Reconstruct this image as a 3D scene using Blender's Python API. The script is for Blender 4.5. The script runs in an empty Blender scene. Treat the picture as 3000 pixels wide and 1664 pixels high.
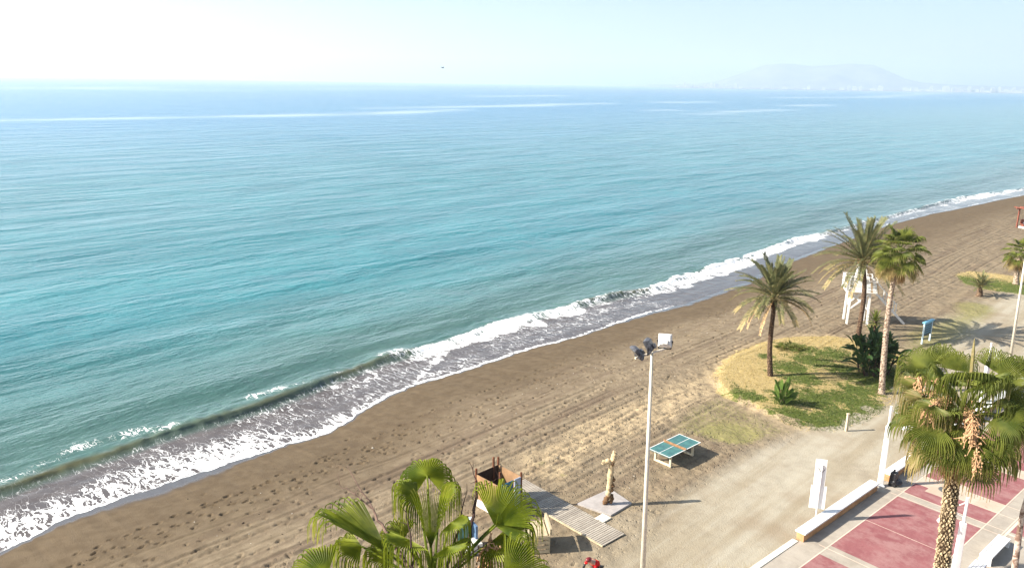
import bpy, math, random
import numpy as np
from mathutils import Vector, Matrix
random.seed(7); RNG = np.random.default_rng(11)
SC = bpy.context.scene
COL = SC.collection
R_ = math.radians

# ------------------------------------------------------------------ camera
PW, PH, FPX, CAMH = 3000.0, 1664.0, 2300.0, 20.0
PITCH = math.atan(588 / FPX); ROLL = math.atan(48 / 3000.0)
_fw = np.array([0, math.cos(PITCH), -math.sin(PITCH)])
_r = np.array([1.0, 0, 0]); _u = np.cross(_r, _fw)
CR = math.cos(ROLL) * _r + math.sin(ROLL) * _u
CU = -math.sin(ROLL) * _r + math.cos(ROLL) * _u
EYE = np.array([0, 0, CAMH])

def ray(px, py):
    return _fw * FPX + CR * (px - PW / 2) - CU * (py - PH / 2)

def at(px, py, z=0.0):
    d = ray(px, py)
    return EYE + d * ((z - CAMH) / d[2])

def atd(px, py, dist):
    d = ray(px, py)
    return EYE + d / np.linalg.norm(d) * dist

cam_d = bpy.data.cameras.new('camera'); cam = bpy.data.objects.new('camera', cam_d); COL.objects.link(cam)
cam_d.sensor_width = 36; cam_d.lens = 36 * FPX / PW; cam_d.clip_start = 0.1; cam_d.clip_end = 80000
M = Matrix.Identity(4)
for i in range(3):
    M[i][0], M[i][1], M[i][2], M[i][3] = CR[i], CU[i], -_fw[i], EYE[i]
cam.matrix_world = M
SC.camera = cam

# ------------------------------------------------------------------ light
SUN_EL, SH_AZ = 33.0, 8.0          # shadows run along +x turned 8 degrees to +y
sd = np.array([-math.cos(R_(SH_AZ)) * math.cos(R_(SUN_EL)), -math.sin(R_(SH_AZ)) * math.cos(R_(SUN_EL)), math.sin(R_(SUN_EL))])
sun_d = bpy.data.lights.new('sun', 'SUN'); sun = bpy.data.objects.new('sun', sun_d); COL.objects.link(sun)
sun_d.energy = 5.0; sun_d.angle = R_(0.5); sun_d.color = (1.0, 0.93, 0.82)
sun.rotation_euler = Vector(sd).to_track_quat('Z', 'Y').to_euler()
sun.location = (0, 0, 60)
W = bpy.data.worlds.new('World'); SC.world = W; W.use_nodes = True
nt = W.node_tree; bg = nt.nodes['Background']
sky = nt.nodes.new('ShaderNodeTexSky'); sky.sky_type = 'NISHITA'; sky.sun_disc = False
sky.sun_elevation = R_(SUN_EL); sky.sun_rotation = math.atan2(sd[0], sd[1])
sky.air_density = 1.0; sky.dust_density = 1.6; sky.ozone_density = 2.0
nt.links.new(sky.outputs[0], bg.inputs[0]); bg.inputs[1].default_value = 0.066
SC.view_settings.view_transform = 'Standard'; SC.view_settings.look = 'None'
SC.view_settings.exposure = 1.43; SC.view_settings.gamma = 1.0
SC.cycles.max_bounces = 8; SC.cycles.volume_bounces = 1
SC.cycles.use_denoising = True

# ------------------------------------------------------------------ mesh helper
class MB:
    def __init__(s): s.v = []; s.f = []; s.m = []; s.t = []
    def add(s, verts, faces, mi=0, tint=0.0):
        o = len(s.v); s.v.extend([tuple(map(float, p)) for p in verts])
        s.f.extend([tuple(i + o for i in f) for f in faces]); s.m.extend([mi] * len(faces))
        if hasattr(tint, '__len__'): s.t.extend([float(x) for x in tint])
        else: s.t.extend([float(tint)] * len(verts))
        return s
    def box(s, c, size, ax=None, mi=0, tint=0.0, taper=1.0):
        c = np.array(c, float); h = np.array(size, float) / 2
        ax = np.eye(3) if ax is None else np.array(ax, float)
        vs = []
        for z in (-1, 1):
            k = taper if z > 0 else 1.0
            for x, y in ((-1, -1), (1, -1), (1, 1), (-1, 1)):
                vs.append(c + ax[0] * h[0] * x * k + ax[1] * h[1] * y * k + ax[2] * h[2] * z)
        return s.add(vs, [(3, 2, 1, 0), (4, 5, 6, 7), (0, 1, 5, 4), (1, 2, 6, 5), (2, 3, 7, 6), (3, 0, 4, 7)], mi, tint)
    def beam(s, p0, p1, w, h=None, up=(0, 0, 1), mi=0, tint=0.0):
        p0 = np.array(p0, float); p1 = np.array(p1, float); h = w if h is None else h
        d = p1 - p0; L = np.linalg.norm(d); d = d / L; up = np.array(up, float)
        if abs(d @ up) > 0.98: up = np.array([1.0, 0, 0])
        sx = np.cross(up, d); sx /= np.linalg.norm(sx); sy = np.cross(d, sx)
        return s.box((p0 + p1) / 2, (w, h, L), (sx, sy, d), mi, tint)
    def tube(s, pts, rads, n=8, mi=0, tint=0.0, cap=True):
        pts = [np.array(p, float) for p in pts]; k = len(pts)
        if not hasattr(rads, '__len__'): rads = [rads] * k
        vs = []; tn = []
        ref = None
        for i in range(k):
            d = pts[min(i + 1, k - 1)] - pts[max(i - 1, 0)]; d = d / (np.linalg.norm(d) + 1e-9)
            if ref is None:
                ref = np.array([1.0, 0, 0]) if abs(d[0]) < 0.8 else np.array([0, 1.0, 0])
            a = ref - d * (ref @ d); a /= np.linalg.norm(a); ref = a; b = np.cross(d, a)
            for j in range(n):
                t = 2 * math.pi * j / n
                vs.append(pts[i] + rads[i] * (math.cos(t) * a + math.sin(t) * b))
            tn.extend([tint[i] if hasattr(tint, '__len__') else tint] * n)
        fs = [(i * n + j, i * n + (j + 1) % n, (i + 1) * n + (j + 1) % n, (i + 1) * n + j) for i in range(k - 1) for j in range(n)]
        if cap: fs += [tuple(range(n - 1, -1, -1)), tuple((k - 1) * n + j for j in range(n))]
        return s.add(vs, fs, mi, tn)
    def lathe(s, prof, c=(0, 0, 0), n=16, mi=0, tint=0.0):
        vs = [(c[0] + r * math.cos(2 * math.pi * j / n), c[1] + r * math.sin(2 * math.pi * j / n), c[2] + z) for r, z in prof for j in range(n)]
        k = len(prof)
        fs = [(i * n + j, i * n + (j + 1) % n, (i + 1) * n + (j + 1) % n, (i + 1) * n + j) for i in range(k - 1) for j in range(n)]
        fs += [tuple(range(n - 1, -1, -1)), tuple((k - 1) * n + j for j in range(n))]
        return s.add(vs, fs, mi, tint)
    def build(s, name, mats, parent=None, smooth=False, bevel=0.0):
        me = bpy.data.meshes.new(name); me.from_pydata(s.v, [], s.f)
        mats = mats if isinstance(mats, (list, tuple)) else [mats]
        for m in mats: me.materials.append(m)
        if len(mats) > 1: me.polygons.foreach_set('material_index', s.m)
        at_ = me.attributes.new('tint', 'FLOAT', 'POINT'); at_.data.foreach_set('value', s.t)
        if smooth: me.polygons.foreach_set('use_smooth', [True] * len(me.polygons))
        me.update()
        o = bpy.data.objects.new(name, me); COL.objects.link(o)
        if parent is not None: o.parent = parent
        if bevel:
            b = o.modifiers.new('bevel', 'BEVEL'); b.width = bevel; b.segments = 2; b.limit_method = 'ANGLE'
        return o

def tag(o, label=None, cat=None, group=None, kind=None):
    if label: o['label'] = label
    if cat: o['category'] = cat
    if group: o['group'] = group
    if kind: o['kind'] = kind
    return o

def thing(name, label, cat, loc=(0, 0, 0), yaw=0.0, group=None):
    o = bpy.data.objects.new(name, None); COL.objects.link(o)
    o.empty_display_size = 0.2
    o.location = [float(x) for x in loc]; o.rotation_euler = (0, 0, yaw)
    return tag(o, label, cat, group)

def copy_thing(root, loc, yaw, label, group=None):
    c = root.copy(); COL.objects.link(c); c.location = [float(x) for x in loc]; c.rotation_euler = (0, 0, yaw)
    c['label'] = label
    if group: c['group'] = group
    for ch in list(root.children):
        d = ch.copy(); COL.objects.link(d); d.parent = c
        for g in list(ch.children):
            e = g.copy(); COL.objects.link(e); e.parent = d
    return c

# ------------------------------------------------------------------ materials
class NB:
    """tiny node builder"""
    def __init__(s, name):
        s.mat = bpy.data.materials.new(name); s.mat.use_nodes = True; s.t = s.mat.node_tree
        s.t.nodes.clear(); s.out = s.n('ShaderNodeOutputMaterial')
    def n(s, typ, **kw):
        nd = s.t.nodes.new(typ)
        for k, v in kw.items(): setattr(nd, k, v)
        return nd
    def put(s, sock, val):
        if isinstance(val, bpy.types.NodeSocket): s.t.links.new(val, sock)
        elif isinstance(val, (tuple, list)) and len(val) == 3 and sock.type == 'RGBA': sock.default_value = (*val, 1)
        else: sock.default_value = val
    def attr(s, name): return s.n('ShaderNodeAttribute', attribute_name=name).outputs['Fac']
    def coord(s, out='Object'): return s.n('ShaderNodeTexCoord').outputs[out]
    def mapping(s, vec, scale=(1, 1, 1), rot=(0, 0, 0), loc=(0, 0, 0)):
        m = s.n('ShaderNodeMapping'); s.put(m.inputs[0], vec)
        m.inputs['Scale'].default_value = scale; m.inputs['Rotation'].default_value = rot; m.inputs['Location'].default_value = loc
        return m.outputs[0]
    def noise(s, vec, scale=1.0, detail=3.0, rough=0.55, dist=0.0):
        t = s.n('ShaderNodeTexNoise'); s.put(t.inputs['Vector'], vec); t.inputs['Scale'].default_value = scale
        t.inputs['Detail'].default_value = detail; t.inputs['Roughness'].default_value = rough; t.inputs['Distortion'].default_value = dist
        return t.outputs[0]
    def voro(s, vec, scale=1.0, feature='F1', rand=1.0):
        t = s.n('ShaderNodeTexVoronoi', feature=feature); s.put(t.inputs['Vector'], vec); t.inputs['Scale'].default_value = scale
        t.inputs['Randomness'].default_value = rand
        return t.outputs['Distance']
    def math(s, op, a, b=0.0, c=0.0, clamp=False):
        m = s.n('ShaderNodeMath', operation=op, use_clamp=clamp); s.put(m.inputs[0], a); s.put(m.inputs[1], b); s.put(m.inputs[2], c)
        return m.outputs[0]
    def ramp(s, v, a, b, lo=0.0, hi=1.0, smooth=True):
        m = s.n('ShaderNodeMapRange', interpolation_type='SMOOTHSTEP' if smooth else 'LINEAR')
        s.put(m.inputs['Value'], v); s.put(m.inputs['From Min'], a); s.put(m.inputs['From Max'], b)
        s.put(m.inputs['To Min'], lo); s.put(m.inputs['To Max'], hi)
        return m.outputs[0]
    def mix(s, fac, a, b, mode='MIX'):
        m = s.n('ShaderNodeMix', data_type='RGBA', blend_type=mode)
        s.put(m.inputs[0], fac); s.put(m.inputs[6], a); s.put(m.inputs[7], b)
        return m.outputs[2]
    def bump(s, h, dist=0.01, strength=1.0, normal=None):
        b = s.n('ShaderNodeBump'); s.put(b.inputs['Height'], h); s.put(b.inputs['Distance'], dist); s.put(b.inputs['Strength'], strength)
        if normal is not None: s.put(b.inputs['Normal'], normal)
        return b.outputs[0]
    def bsdf(s, color, rough=0.7, spec=0.3, normal=None, metal=0.0, ior=None):
        p = s.n('ShaderNodeBsdfPrincipled'); s.put(p.inputs['Base Color'], color); s.put(p.inputs['Roughness'], rough)
        s.put(p.inputs['Specular IOR Level'], spec); s.put(p.inputs['Metallic'], metal)
        if normal is not None: s.put(p.inputs['Normal'], normal)
        if ior: p.inputs['IOR'].default_value = ior
        return p.outputs[0]
    def mixsh(s, fac, a, b):
        m = s.n('ShaderNodeMixShader'); s.put(m.inputs[0], fac); s.put(m.inputs[1], a); s.put(m.inputs[2], b); return m.outputs[0]
    def done(s, sh): s.put(s.out.inputs[0], sh); return s.mat

def simple(name, color, rough=0.6, spec=0.3, var=0.25, scale=6.0, bump=0.004, dark=None, metal=0.0, stain=0.0):
    b = NB(name); v = b.coord()
    n1 = b.noise(v, scale, 4); n2 = b.noise(v, scale * 7, 3)
    dk = dark or tuple(c * (1 - var) for c in color); lt = tuple(min(1, c * (1 + var * 0.5)) for c in color)
    c = b.mix(b.ramp(n1, 0.3, 0.7), dk, lt)
    c = b.mix(b.math('MULTIPLY', b.ramp(n2, 0.35, 0.75), 0.35), c, dk)
    if stain:
        n3 = b.noise(b.mapping(v, (1, 1, 0.25)), scale * 2.2, 5, 0.7)
        c = b.mix(b.math('MULTIPLY', b.ramp(n3, 0.58, 0.7), stain), c, (0.12, 0.08, 0.05))
    return b.done(b.bsdf(c, rough, spec, b.bump(n2, bump) if bump else None, metal))

def leafmat(name, green, green2, dry, trans=0.35):
    b = NB(name); v = b.coord(); t = b.attr('tint')
    n = b.noise(v, 3.0, 3); n2 = b.noise(v, 14.0, 2)
    g = b.mix(b.ramp(n, 0.3, 0.7), green, green2)
    tt = b.math('ADD', t, b.math('MULTIPLY', b.math('SUBTRACT', n2, 0.5), 0.35), clamp=True)
    c = b.mix(b.ramp(tt, 0.35, 0.85), g, dry)
    p = b.bsdf(c, 0.55, 0.25)
    tr = b.n('ShaderNodeBsdfTranslucent'); b.put(tr.inputs[0], b.mix(0.5, c, tuple(min(1, x * 1.6) for x in green2)))
    return b.done(b.mixsh(trans, p, tr.outputs[0]))

MAT = dict(
    white=simple('white_paint', (0.78, 0.77, 0.74), 0.45, 0.4, 0.10, 2.0, 0.001, stain=0.25),
    whitewall=simple('cream_render', (0.74, 0.68, 0.58), 0.75, 0.2, 0.10, 3.0, 0.006, stain=0.3),
    pole=simple('galvanised_pole', (0.60, 0.55, 0.45), 0.5, 0.4, 0.15, 3.0, 0.001),
    floodgrey=simple('dark_floodlight_housing', (0.10, 0.10, 0.11), 0.45, 0.4, 0.6, 9.0, 0.002, dark=(0.03, 0.03, 0.035)),  # near-black housing for two of the three lamp heads
    cubedark=simple('dark_painted_shaded_boards', (0.05, 0.026, 0.017), 0.8, 0.2, 0.4, 5.0, 0.004),  # back wall: dark paint plus the interior's shade put into the colour
    floodback=simple('weathered_floodlight', (0.72, 0.70, 0.66), 0.5, 0.4, 0.3, 12.0, 0.002, stain=0.6),
    black=simple('black_plastic', (0.012, 0.012, 0.014), 0.4, 0.5, 0.3, 6.0, 0.002),
    darkmetal=simple('dark_metal', (0.04, 0.04, 0.045), 0.4, 0.5, 0.3, 6.0, 0.001),
    glass=simple('lamp_glass', (0.10, 0.11, 0.12), 0.1, 0.6, 0.2, 6.0, 0.0),
    rust=simple('rusty_brown_wood', (0.14, 0.055, 0.028), 0.75, 0.2, 0.35, 5.0, 0.004),
    ply=simple('tan_plywood', (0.29, 0.175, 0.095), 0.7, 0.2, 0.2, 3.0, 0.002, stain=0.3),
    plywhite=simple('peeling_white_paint', (0.66, 0.62, 0.56), 0.7, 0.2, 0.3, 5.0, 0.002, stain=0.5),
    planks=simple('pale_planks', (0.46, 0.38, 0.25), 0.8, 0.2, 0.25, 4.0, 0.003),
    sculpt=simple('bleached_driftwood', (0.55, 0.42, 0.25), 0.8, 0.2, 0.3, 7.0, 0.015, stain=0.4),
    sculptd=simple('dark_driftwood', (0.16, 0.09, 0.045), 0.85, 0.2, 0.4, 7.0, 0.015),
    slab=simple('grey_concrete', (0.36, 0.33, 0.31), 0.8, 0.2, 0.15, 2.5, 0.004),
    plaque=simple('pale_plaque', (0.72, 0.66, 0.54), 0.6, 0.3, 0.1, 3.0, 0.001),
    tabletop=simple('green_table_paint', (0.060, 0.165, 0.150), 0.5, 0.4, 0.35, 2.5, 0.001, dark=(0.045, 0.12, 0.125)),
    orange=simple('rusty_orange_net', (0.27, 0.155, 0.08), 0.6, 0.3, 0.3, 6.0, 0.001),
    cream=simple('cream_concrete', (0.62, 0.53, 0.38), 0.8, 0.2, 0.15, 5.0, 0.003),
    blue=simple('sky_blue_paint', (0.17, 0.42, 0.58), 0.5, 0.4, 0.15, 4.0, 0.001),
    bluepale=simple('pale_blue_paint', (0.55, 0.68, 0.74), 0.5, 0.4, 0.1, 4.0, 0.001),
    panel=simple('dark_notice_panel', (0.05, 0.085, 0.11), 0.4, 0.4, 0.3, 6.0, 0.0),
    redroof=simple('faded_red_roof', (0.40, 0.10, 0.09), 0.7, 0.2, 0.2, 4.0, 0.001),
    pergola=simple('red_brown_timber', (0.22, 0.075, 0.05), 0.7, 0.2, 0.25, 4.0, 0.003),
    post=simple('pale_post', (0.50, 0.42, 0.30), 0.8, 0.2, 0.2, 6.0, 0.003),
    iron=simple('cast_iron', (0.12, 0.12, 0.115), 0.6, 0.4, 0.3, 9.0, 0.004),
    red=simple('red_jersey', (0.55, 0.008, 0.01), 0.7, 0.2, 0.25, 6.0, 0.004),
    skin=simple('skin', (0.48, 0.27, 0.19), 0.55, 0.3, 0.1, 8.0, 0.001),
    rubber=simple('rubber', (0.015, 0.015, 0.015), 0.7, 0.3, 0.3, 8.0, 0.001),
    silver=simple('brushed_metal', (0.5, 0.5, 0.5), 0.35, 0.5, 0.1, 8.0, 0.0, metal=0.8),
    stem=simple('dry_stalk', (0.20, 0.13, 0.10), 0.8, 0.2, 0.35, 9.0, 0.004),
    stemdark=simple('dark_dry_stalk', (0.055, 0.032, 0.026), 0.8, 0.2, 0.35, 9.0, 0.004),
    petiole=leafmat('petiole_green', (0.11, 0.12, 0.025), (0.16, 0.15, 0.03), (0.26, 0.14, 0.05), 0.1),
    fan_near=leafmat('fan_leaf_lime', (0.050, 0.088, 0.008), (0.25, 0.285, 0.022), (0.50, 0.42, 0.11), 0.36),
    fan=leafmat('fan_leaf_green', (0.068, 0.095, 0.017), (0.195, 0.215, 0.042), (0.38, 0.285, 0.135), 0.34),
    date=leafmat('date_leaf_greygreen', (0.090, 0.106, 0.046), (0.19, 0.188, 0.08), (0.46, 0.35, 0.17), 0.28),
    strel=leafmat('broad_leaf_dark', (0.022, 0.05, 0.014), (0.05, 0.09, 0.022), (0.20, 0.15, 0.05), 0.2),
    strel2=leafmat('broad_leaf_light', (0.06, 0.12, 0.02), (0.13, 0.19, 0.04), (0.30, 0.24, 0.09), 0.3),
    fruit=simple('dry_flower_cluster', (0.55, 0.33, 0.18), 0.8, 0.2, 0.35, 14.0, 0.01),
    dryreed=simple('dry_reed', (0.52, 0.43, 0.24), 0.8, 0.2, 0.2, 9.0, 0.0),
    bird=simple('grey_feathers', (0.20, 0.20, 0.20), 0.7, 0.2, 0.2, 9.0, 0.0),
)

def trunkmat(name, light, dark):
    b = NB(name); v = b.coord(); t = b.attr('tint'); n = b.noise(v, 9.0, 4)
    tt = b.math('ADD', t, b.math('MULTIPLY', b.math('SUBTRACT', n, 0.5), 0.7))
    c = b.mix(b.ramp(tt, 0.25, 0.75), dark, light)
    return b.done(b.bsdf(c, 0.85, 0.15, b.bump(b.noise(v, 40, 3), 0.01)))
MAT['trunk_fan'] = trunkmat('fan_palm_bark', (0.46, 0.36, 0.225), (0.06, 0.036, 0.02))
MAT['trunk_fan2'] = trunkmat('grey_fan_palm_bark', (0.42, 0.33, 0.25), (0.13, 0.085, 0.06))
MAT['trunk_date'] = trunkmat('date_palm_bark', (0.20, 0.135, 0.085), (0.045, 0.026, 0.018))
MAT['skirt'] = leafmat('dead_frond', (0.30, 0.17, 0.07), (0.42, 0.27, 0.11), (0.50, 0.33, 0.16), 0.15)

# ------------------------------------------------------------------ coast frame (a along the shore, b out to sea)
U = np.array([0.69884, 0.71528, 0.0]); N = np.array([-0.71528, 0.69884, 0.0])
YAWC = math.atan2(U[1], U[0])
K = 3000 / 2576
def toab(p): return np.array([p @ U, p @ N])
_wd = [(0,1390),(180,1297),(360,1235),(560,1170),(700,1125),(830,1088),(900,1042),(960,1005),(1030,972),(1150,938),(1250,905),(1330,878),(1450,848),(1560,810),(1620,790),(1720,765),(1860,715),(1960,665),(2040,635),(2150,595),(2230,566),(2330,540),(2420,522),(2500,505),(2576,490)]
_fd = [(0,1238),(110,1200),(260,1150),(400,1100),(520,1065),(640,1030),(720,1000),(800,970),(880,938),(960,910),(1060,882),(1200,835),(1300,805),(1400,785),(1480,762),(1560,745),(1640,730),(1700,705),(1860,655),(2000,605),(2080,588),(2240,545),(2420,498),(2576,478)]
_W = np.array([toab(at(x * K, y * K, -1.3)) for x, y in _wd]); _F = np.array([toab(at(x * K, y * K, -1.5)) for x, y in _fd])
def smooth_noise1(a, sc, seed):
    r = np.random.default_rng(seed); ph = r.uniform(0, 6.28, 5); fr = np.array([1, 1.7, 2.9, 4.3, 6.1]) / sc
    return sum(np.sin(a * fr[i] * 2 * np.pi + ph[i]) / (i + 1.2) for i in range(5)) / 1.8
def shoreW(a):
    w = np.interp(a, _W[:, 0], _W[:, 1]) + 0.13 * smooth_noise1(a, 3.1, 2) + 0.05 * smooth_noise1(a, 0.9, 3)
    far = np.clip((np.abs(a - 100) - 100) / 60, 0, 1)
    return w * (1 - far) + far * (41 + 1.2 * smooth_noise1(a, 70, 5))
def waveF(a):
    w = np.interp(a, _F[:, 0], _F[:, 1]) + 0.10 * smooth_noise1(a, 6, 8)
    far = np.clip((np.abs(a - 105) - 105) / 60, 0, 1)
    return np.maximum(w * (1 - far) + far * (47 + 0.8 * smooth_noise1(a, 50, 9)), shoreW(a) + 2.5)
def sstep(x, a, b):
    t = np.clip((x - a) / (b - a + 1e-12), 0, 1); return t * t * (3 - 2 * t)

def polydist(X, Y, poly):
    """signed distance to a polygon, positive inside"""
    P = np.array([p[:2] for p in poly]); Q = np.roll(P, -1, 0)
    best = np.full(X.shape, 1e18); ins = np.zeros(X.shape, bool)
    for (x0, y0), (x1, y1) in zip(P, Q):
        dx, dy = x1 - x0, y1 - y0; t = np.clip(((X - x0) * dx + (Y - y0) * dy) / (dx * dx + dy * dy), 0, 1)
        best = np.minimum(best, (X - x0 - t * dx) ** 2 + (Y - y0 - t * dy) ** 2)
        c = ((y0 > Y) != (y1 > Y)); ins ^= c & (X < (x1 - x0) * (Y - y0) / (y1 - y0 + 1e-12) + x0)
    return np.where(ins, 1, -1) * np.sqrt(best)
def dpoly(pts): return [at(x * K, y * K, 0) for x, y in pts]
LAWN = dpoly([(1790,950),(1830,905),(1900,868),(1980,852),(2080,848),(2150,860),(2230,880),(2300,900),(2320,950),(2262,985),(2215,1030),(2160,1062),(2090,1084),(2010,1078),(1950,1048),(1880,1022),(1815,985)])
LAWN2 = dpoly([(2405,690),(2440,682),(2520,690),(2600,700),(2700,712),(2700,752),(2576,742),(2480,728),(2425,712)])
SPARSE = dpoly([(1650,1090),(1720,1020),(1800,985),(1900,1030),(1960,1060),(2020,1090),(1960,1105),(1860,1110),(1760,1105)])
SPARSE2 = dpoly([(2260,905),(2250,830),(2330,800),(2460,770),(2500,800),(2470,850),(2390,900),(2300,930)])
BERM = dpoly([(1300,1190),(1330,1140),(1560,1020),(1790,925),(1840,960),(1650,1075),(1480,1140),(1400,1215)])

def zland(X, Y):
    """smooth ground height without small detail"""
    a = X * U[0] + Y * U[1]; b = X * N[0] + Y * N[1]
    t = shoreW(a) - b                                   # metres inland
    z = np.where(t > 0, -1.3 + 1.3 * np.sin(np.clip(t / 15, 0, 1) * math.pi / 2) ** 1.0, -1.3 + t * 0.14)
    z = np.maximum(z, -5.0)
    near = (X > 0) & (X < 70) & (Y < 110)
    return z
def gz(x, y): return float(zland(np.array([x]), np.array([y]))[0])
def ground(px, py):
    p = at(px, py, 0)
    for _ in range(4): p = at(px, py, gz(p[0], p[1]))
    return p

def grid_mesh(name, A, B, Zf, mat, attrs):
    """sheet over the coast frame; Zf(A2,B2,X,Y) -> Z, attrs dict of arrays"""
    A2, B2 = np.meshgrid(A, B, indexing='ij'); X = A2 * U[0] + B2 * N[0]; Y = A2 * U[1] + B2 * N[1]
    Z = Zf(A2, B2, X, Y); na, nb = A2.shape
    co = np.stack([X, Y, Z], -1).reshape(-1, 3).astype(np.float32)
    i = np.arange(na * nb).reshape(na, nb)
    q = np.stack([i[:-1, :-1], i[1:, :-1], i[1:, 1:], i[:-1, 1:]], -1).reshape(-1)
    nf = len(q) // 4
    me = bpy.data.meshes.new(name); me.vertices.add(len(co)); me.vertices.foreach_set('co', co.ravel())
    me.loops.add(len(q)); me.loops.foreach_set('vertex_index', q.astype(np.int32))
    me.polygons.add(nf); me.polygons.foreach_set('loop_start', (np.arange(nf) * 4).astype(np.int32))
    me.polygons.foreach_set('loop_total', np.full(nf, 4, np.int32)); me.polygons.foreach_set('use_smooth', np.ones(nf, bool))
    for k, fn in attrs.items():
        arr = fn(A2, B2, X, Y).astype(np.float32).ravel()
        at_ = me.attributes.new(k, 'FLOAT', 'POINT'); at_.data.foreach_set('value', arr)
    me.update(calc_edges=True); me.materials.append(mat)
    o = bpy.data.objects.new(name, me); COL.objects.link(o); return o

def axis_pts(lo, hi, step, far_lo, far_hi, growth, cap=1e9):
    mid = list(np.arange(lo, hi, step)); s = step; up = []; x = mid[-1]
    while x < far_hi: s = min(s * growth, max(cap, 0) if x < 1500 else 1e9); x += s; up.append(x)
    s = step; dn = []; x = lo
    while x > far_lo: s = min(s * growth, max(cap, 0) if x > -700 else 1e9); x -= s; dn.append(x)
    return np.array(dn[::-1] + mid + up)

def vnoise(X, Y, sc, seed):
    """cheap value noise on arrays"""
    r = np.random.default_rng(seed); T = r.random((256, 256))
    x = X / sc; y = Y / sc; xi = np.floor(x).astype(int); yi = np.floor(y).astype(int); fx = x - xi; fy = y - yi
    fx = fx * fx * (3 - 2 * fx); fy = fy * fy * (3 - 2 * fy)
    g = lambda i, j: T[(xi + i) % 256, (yi + j) % 256]
    return (g(0, 0) * (1 - fx) + g(1, 0) * fx) * (1 - fy) + (g(0, 1) * (1 - fx) + g(1, 1) * fx) * fy

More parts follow.
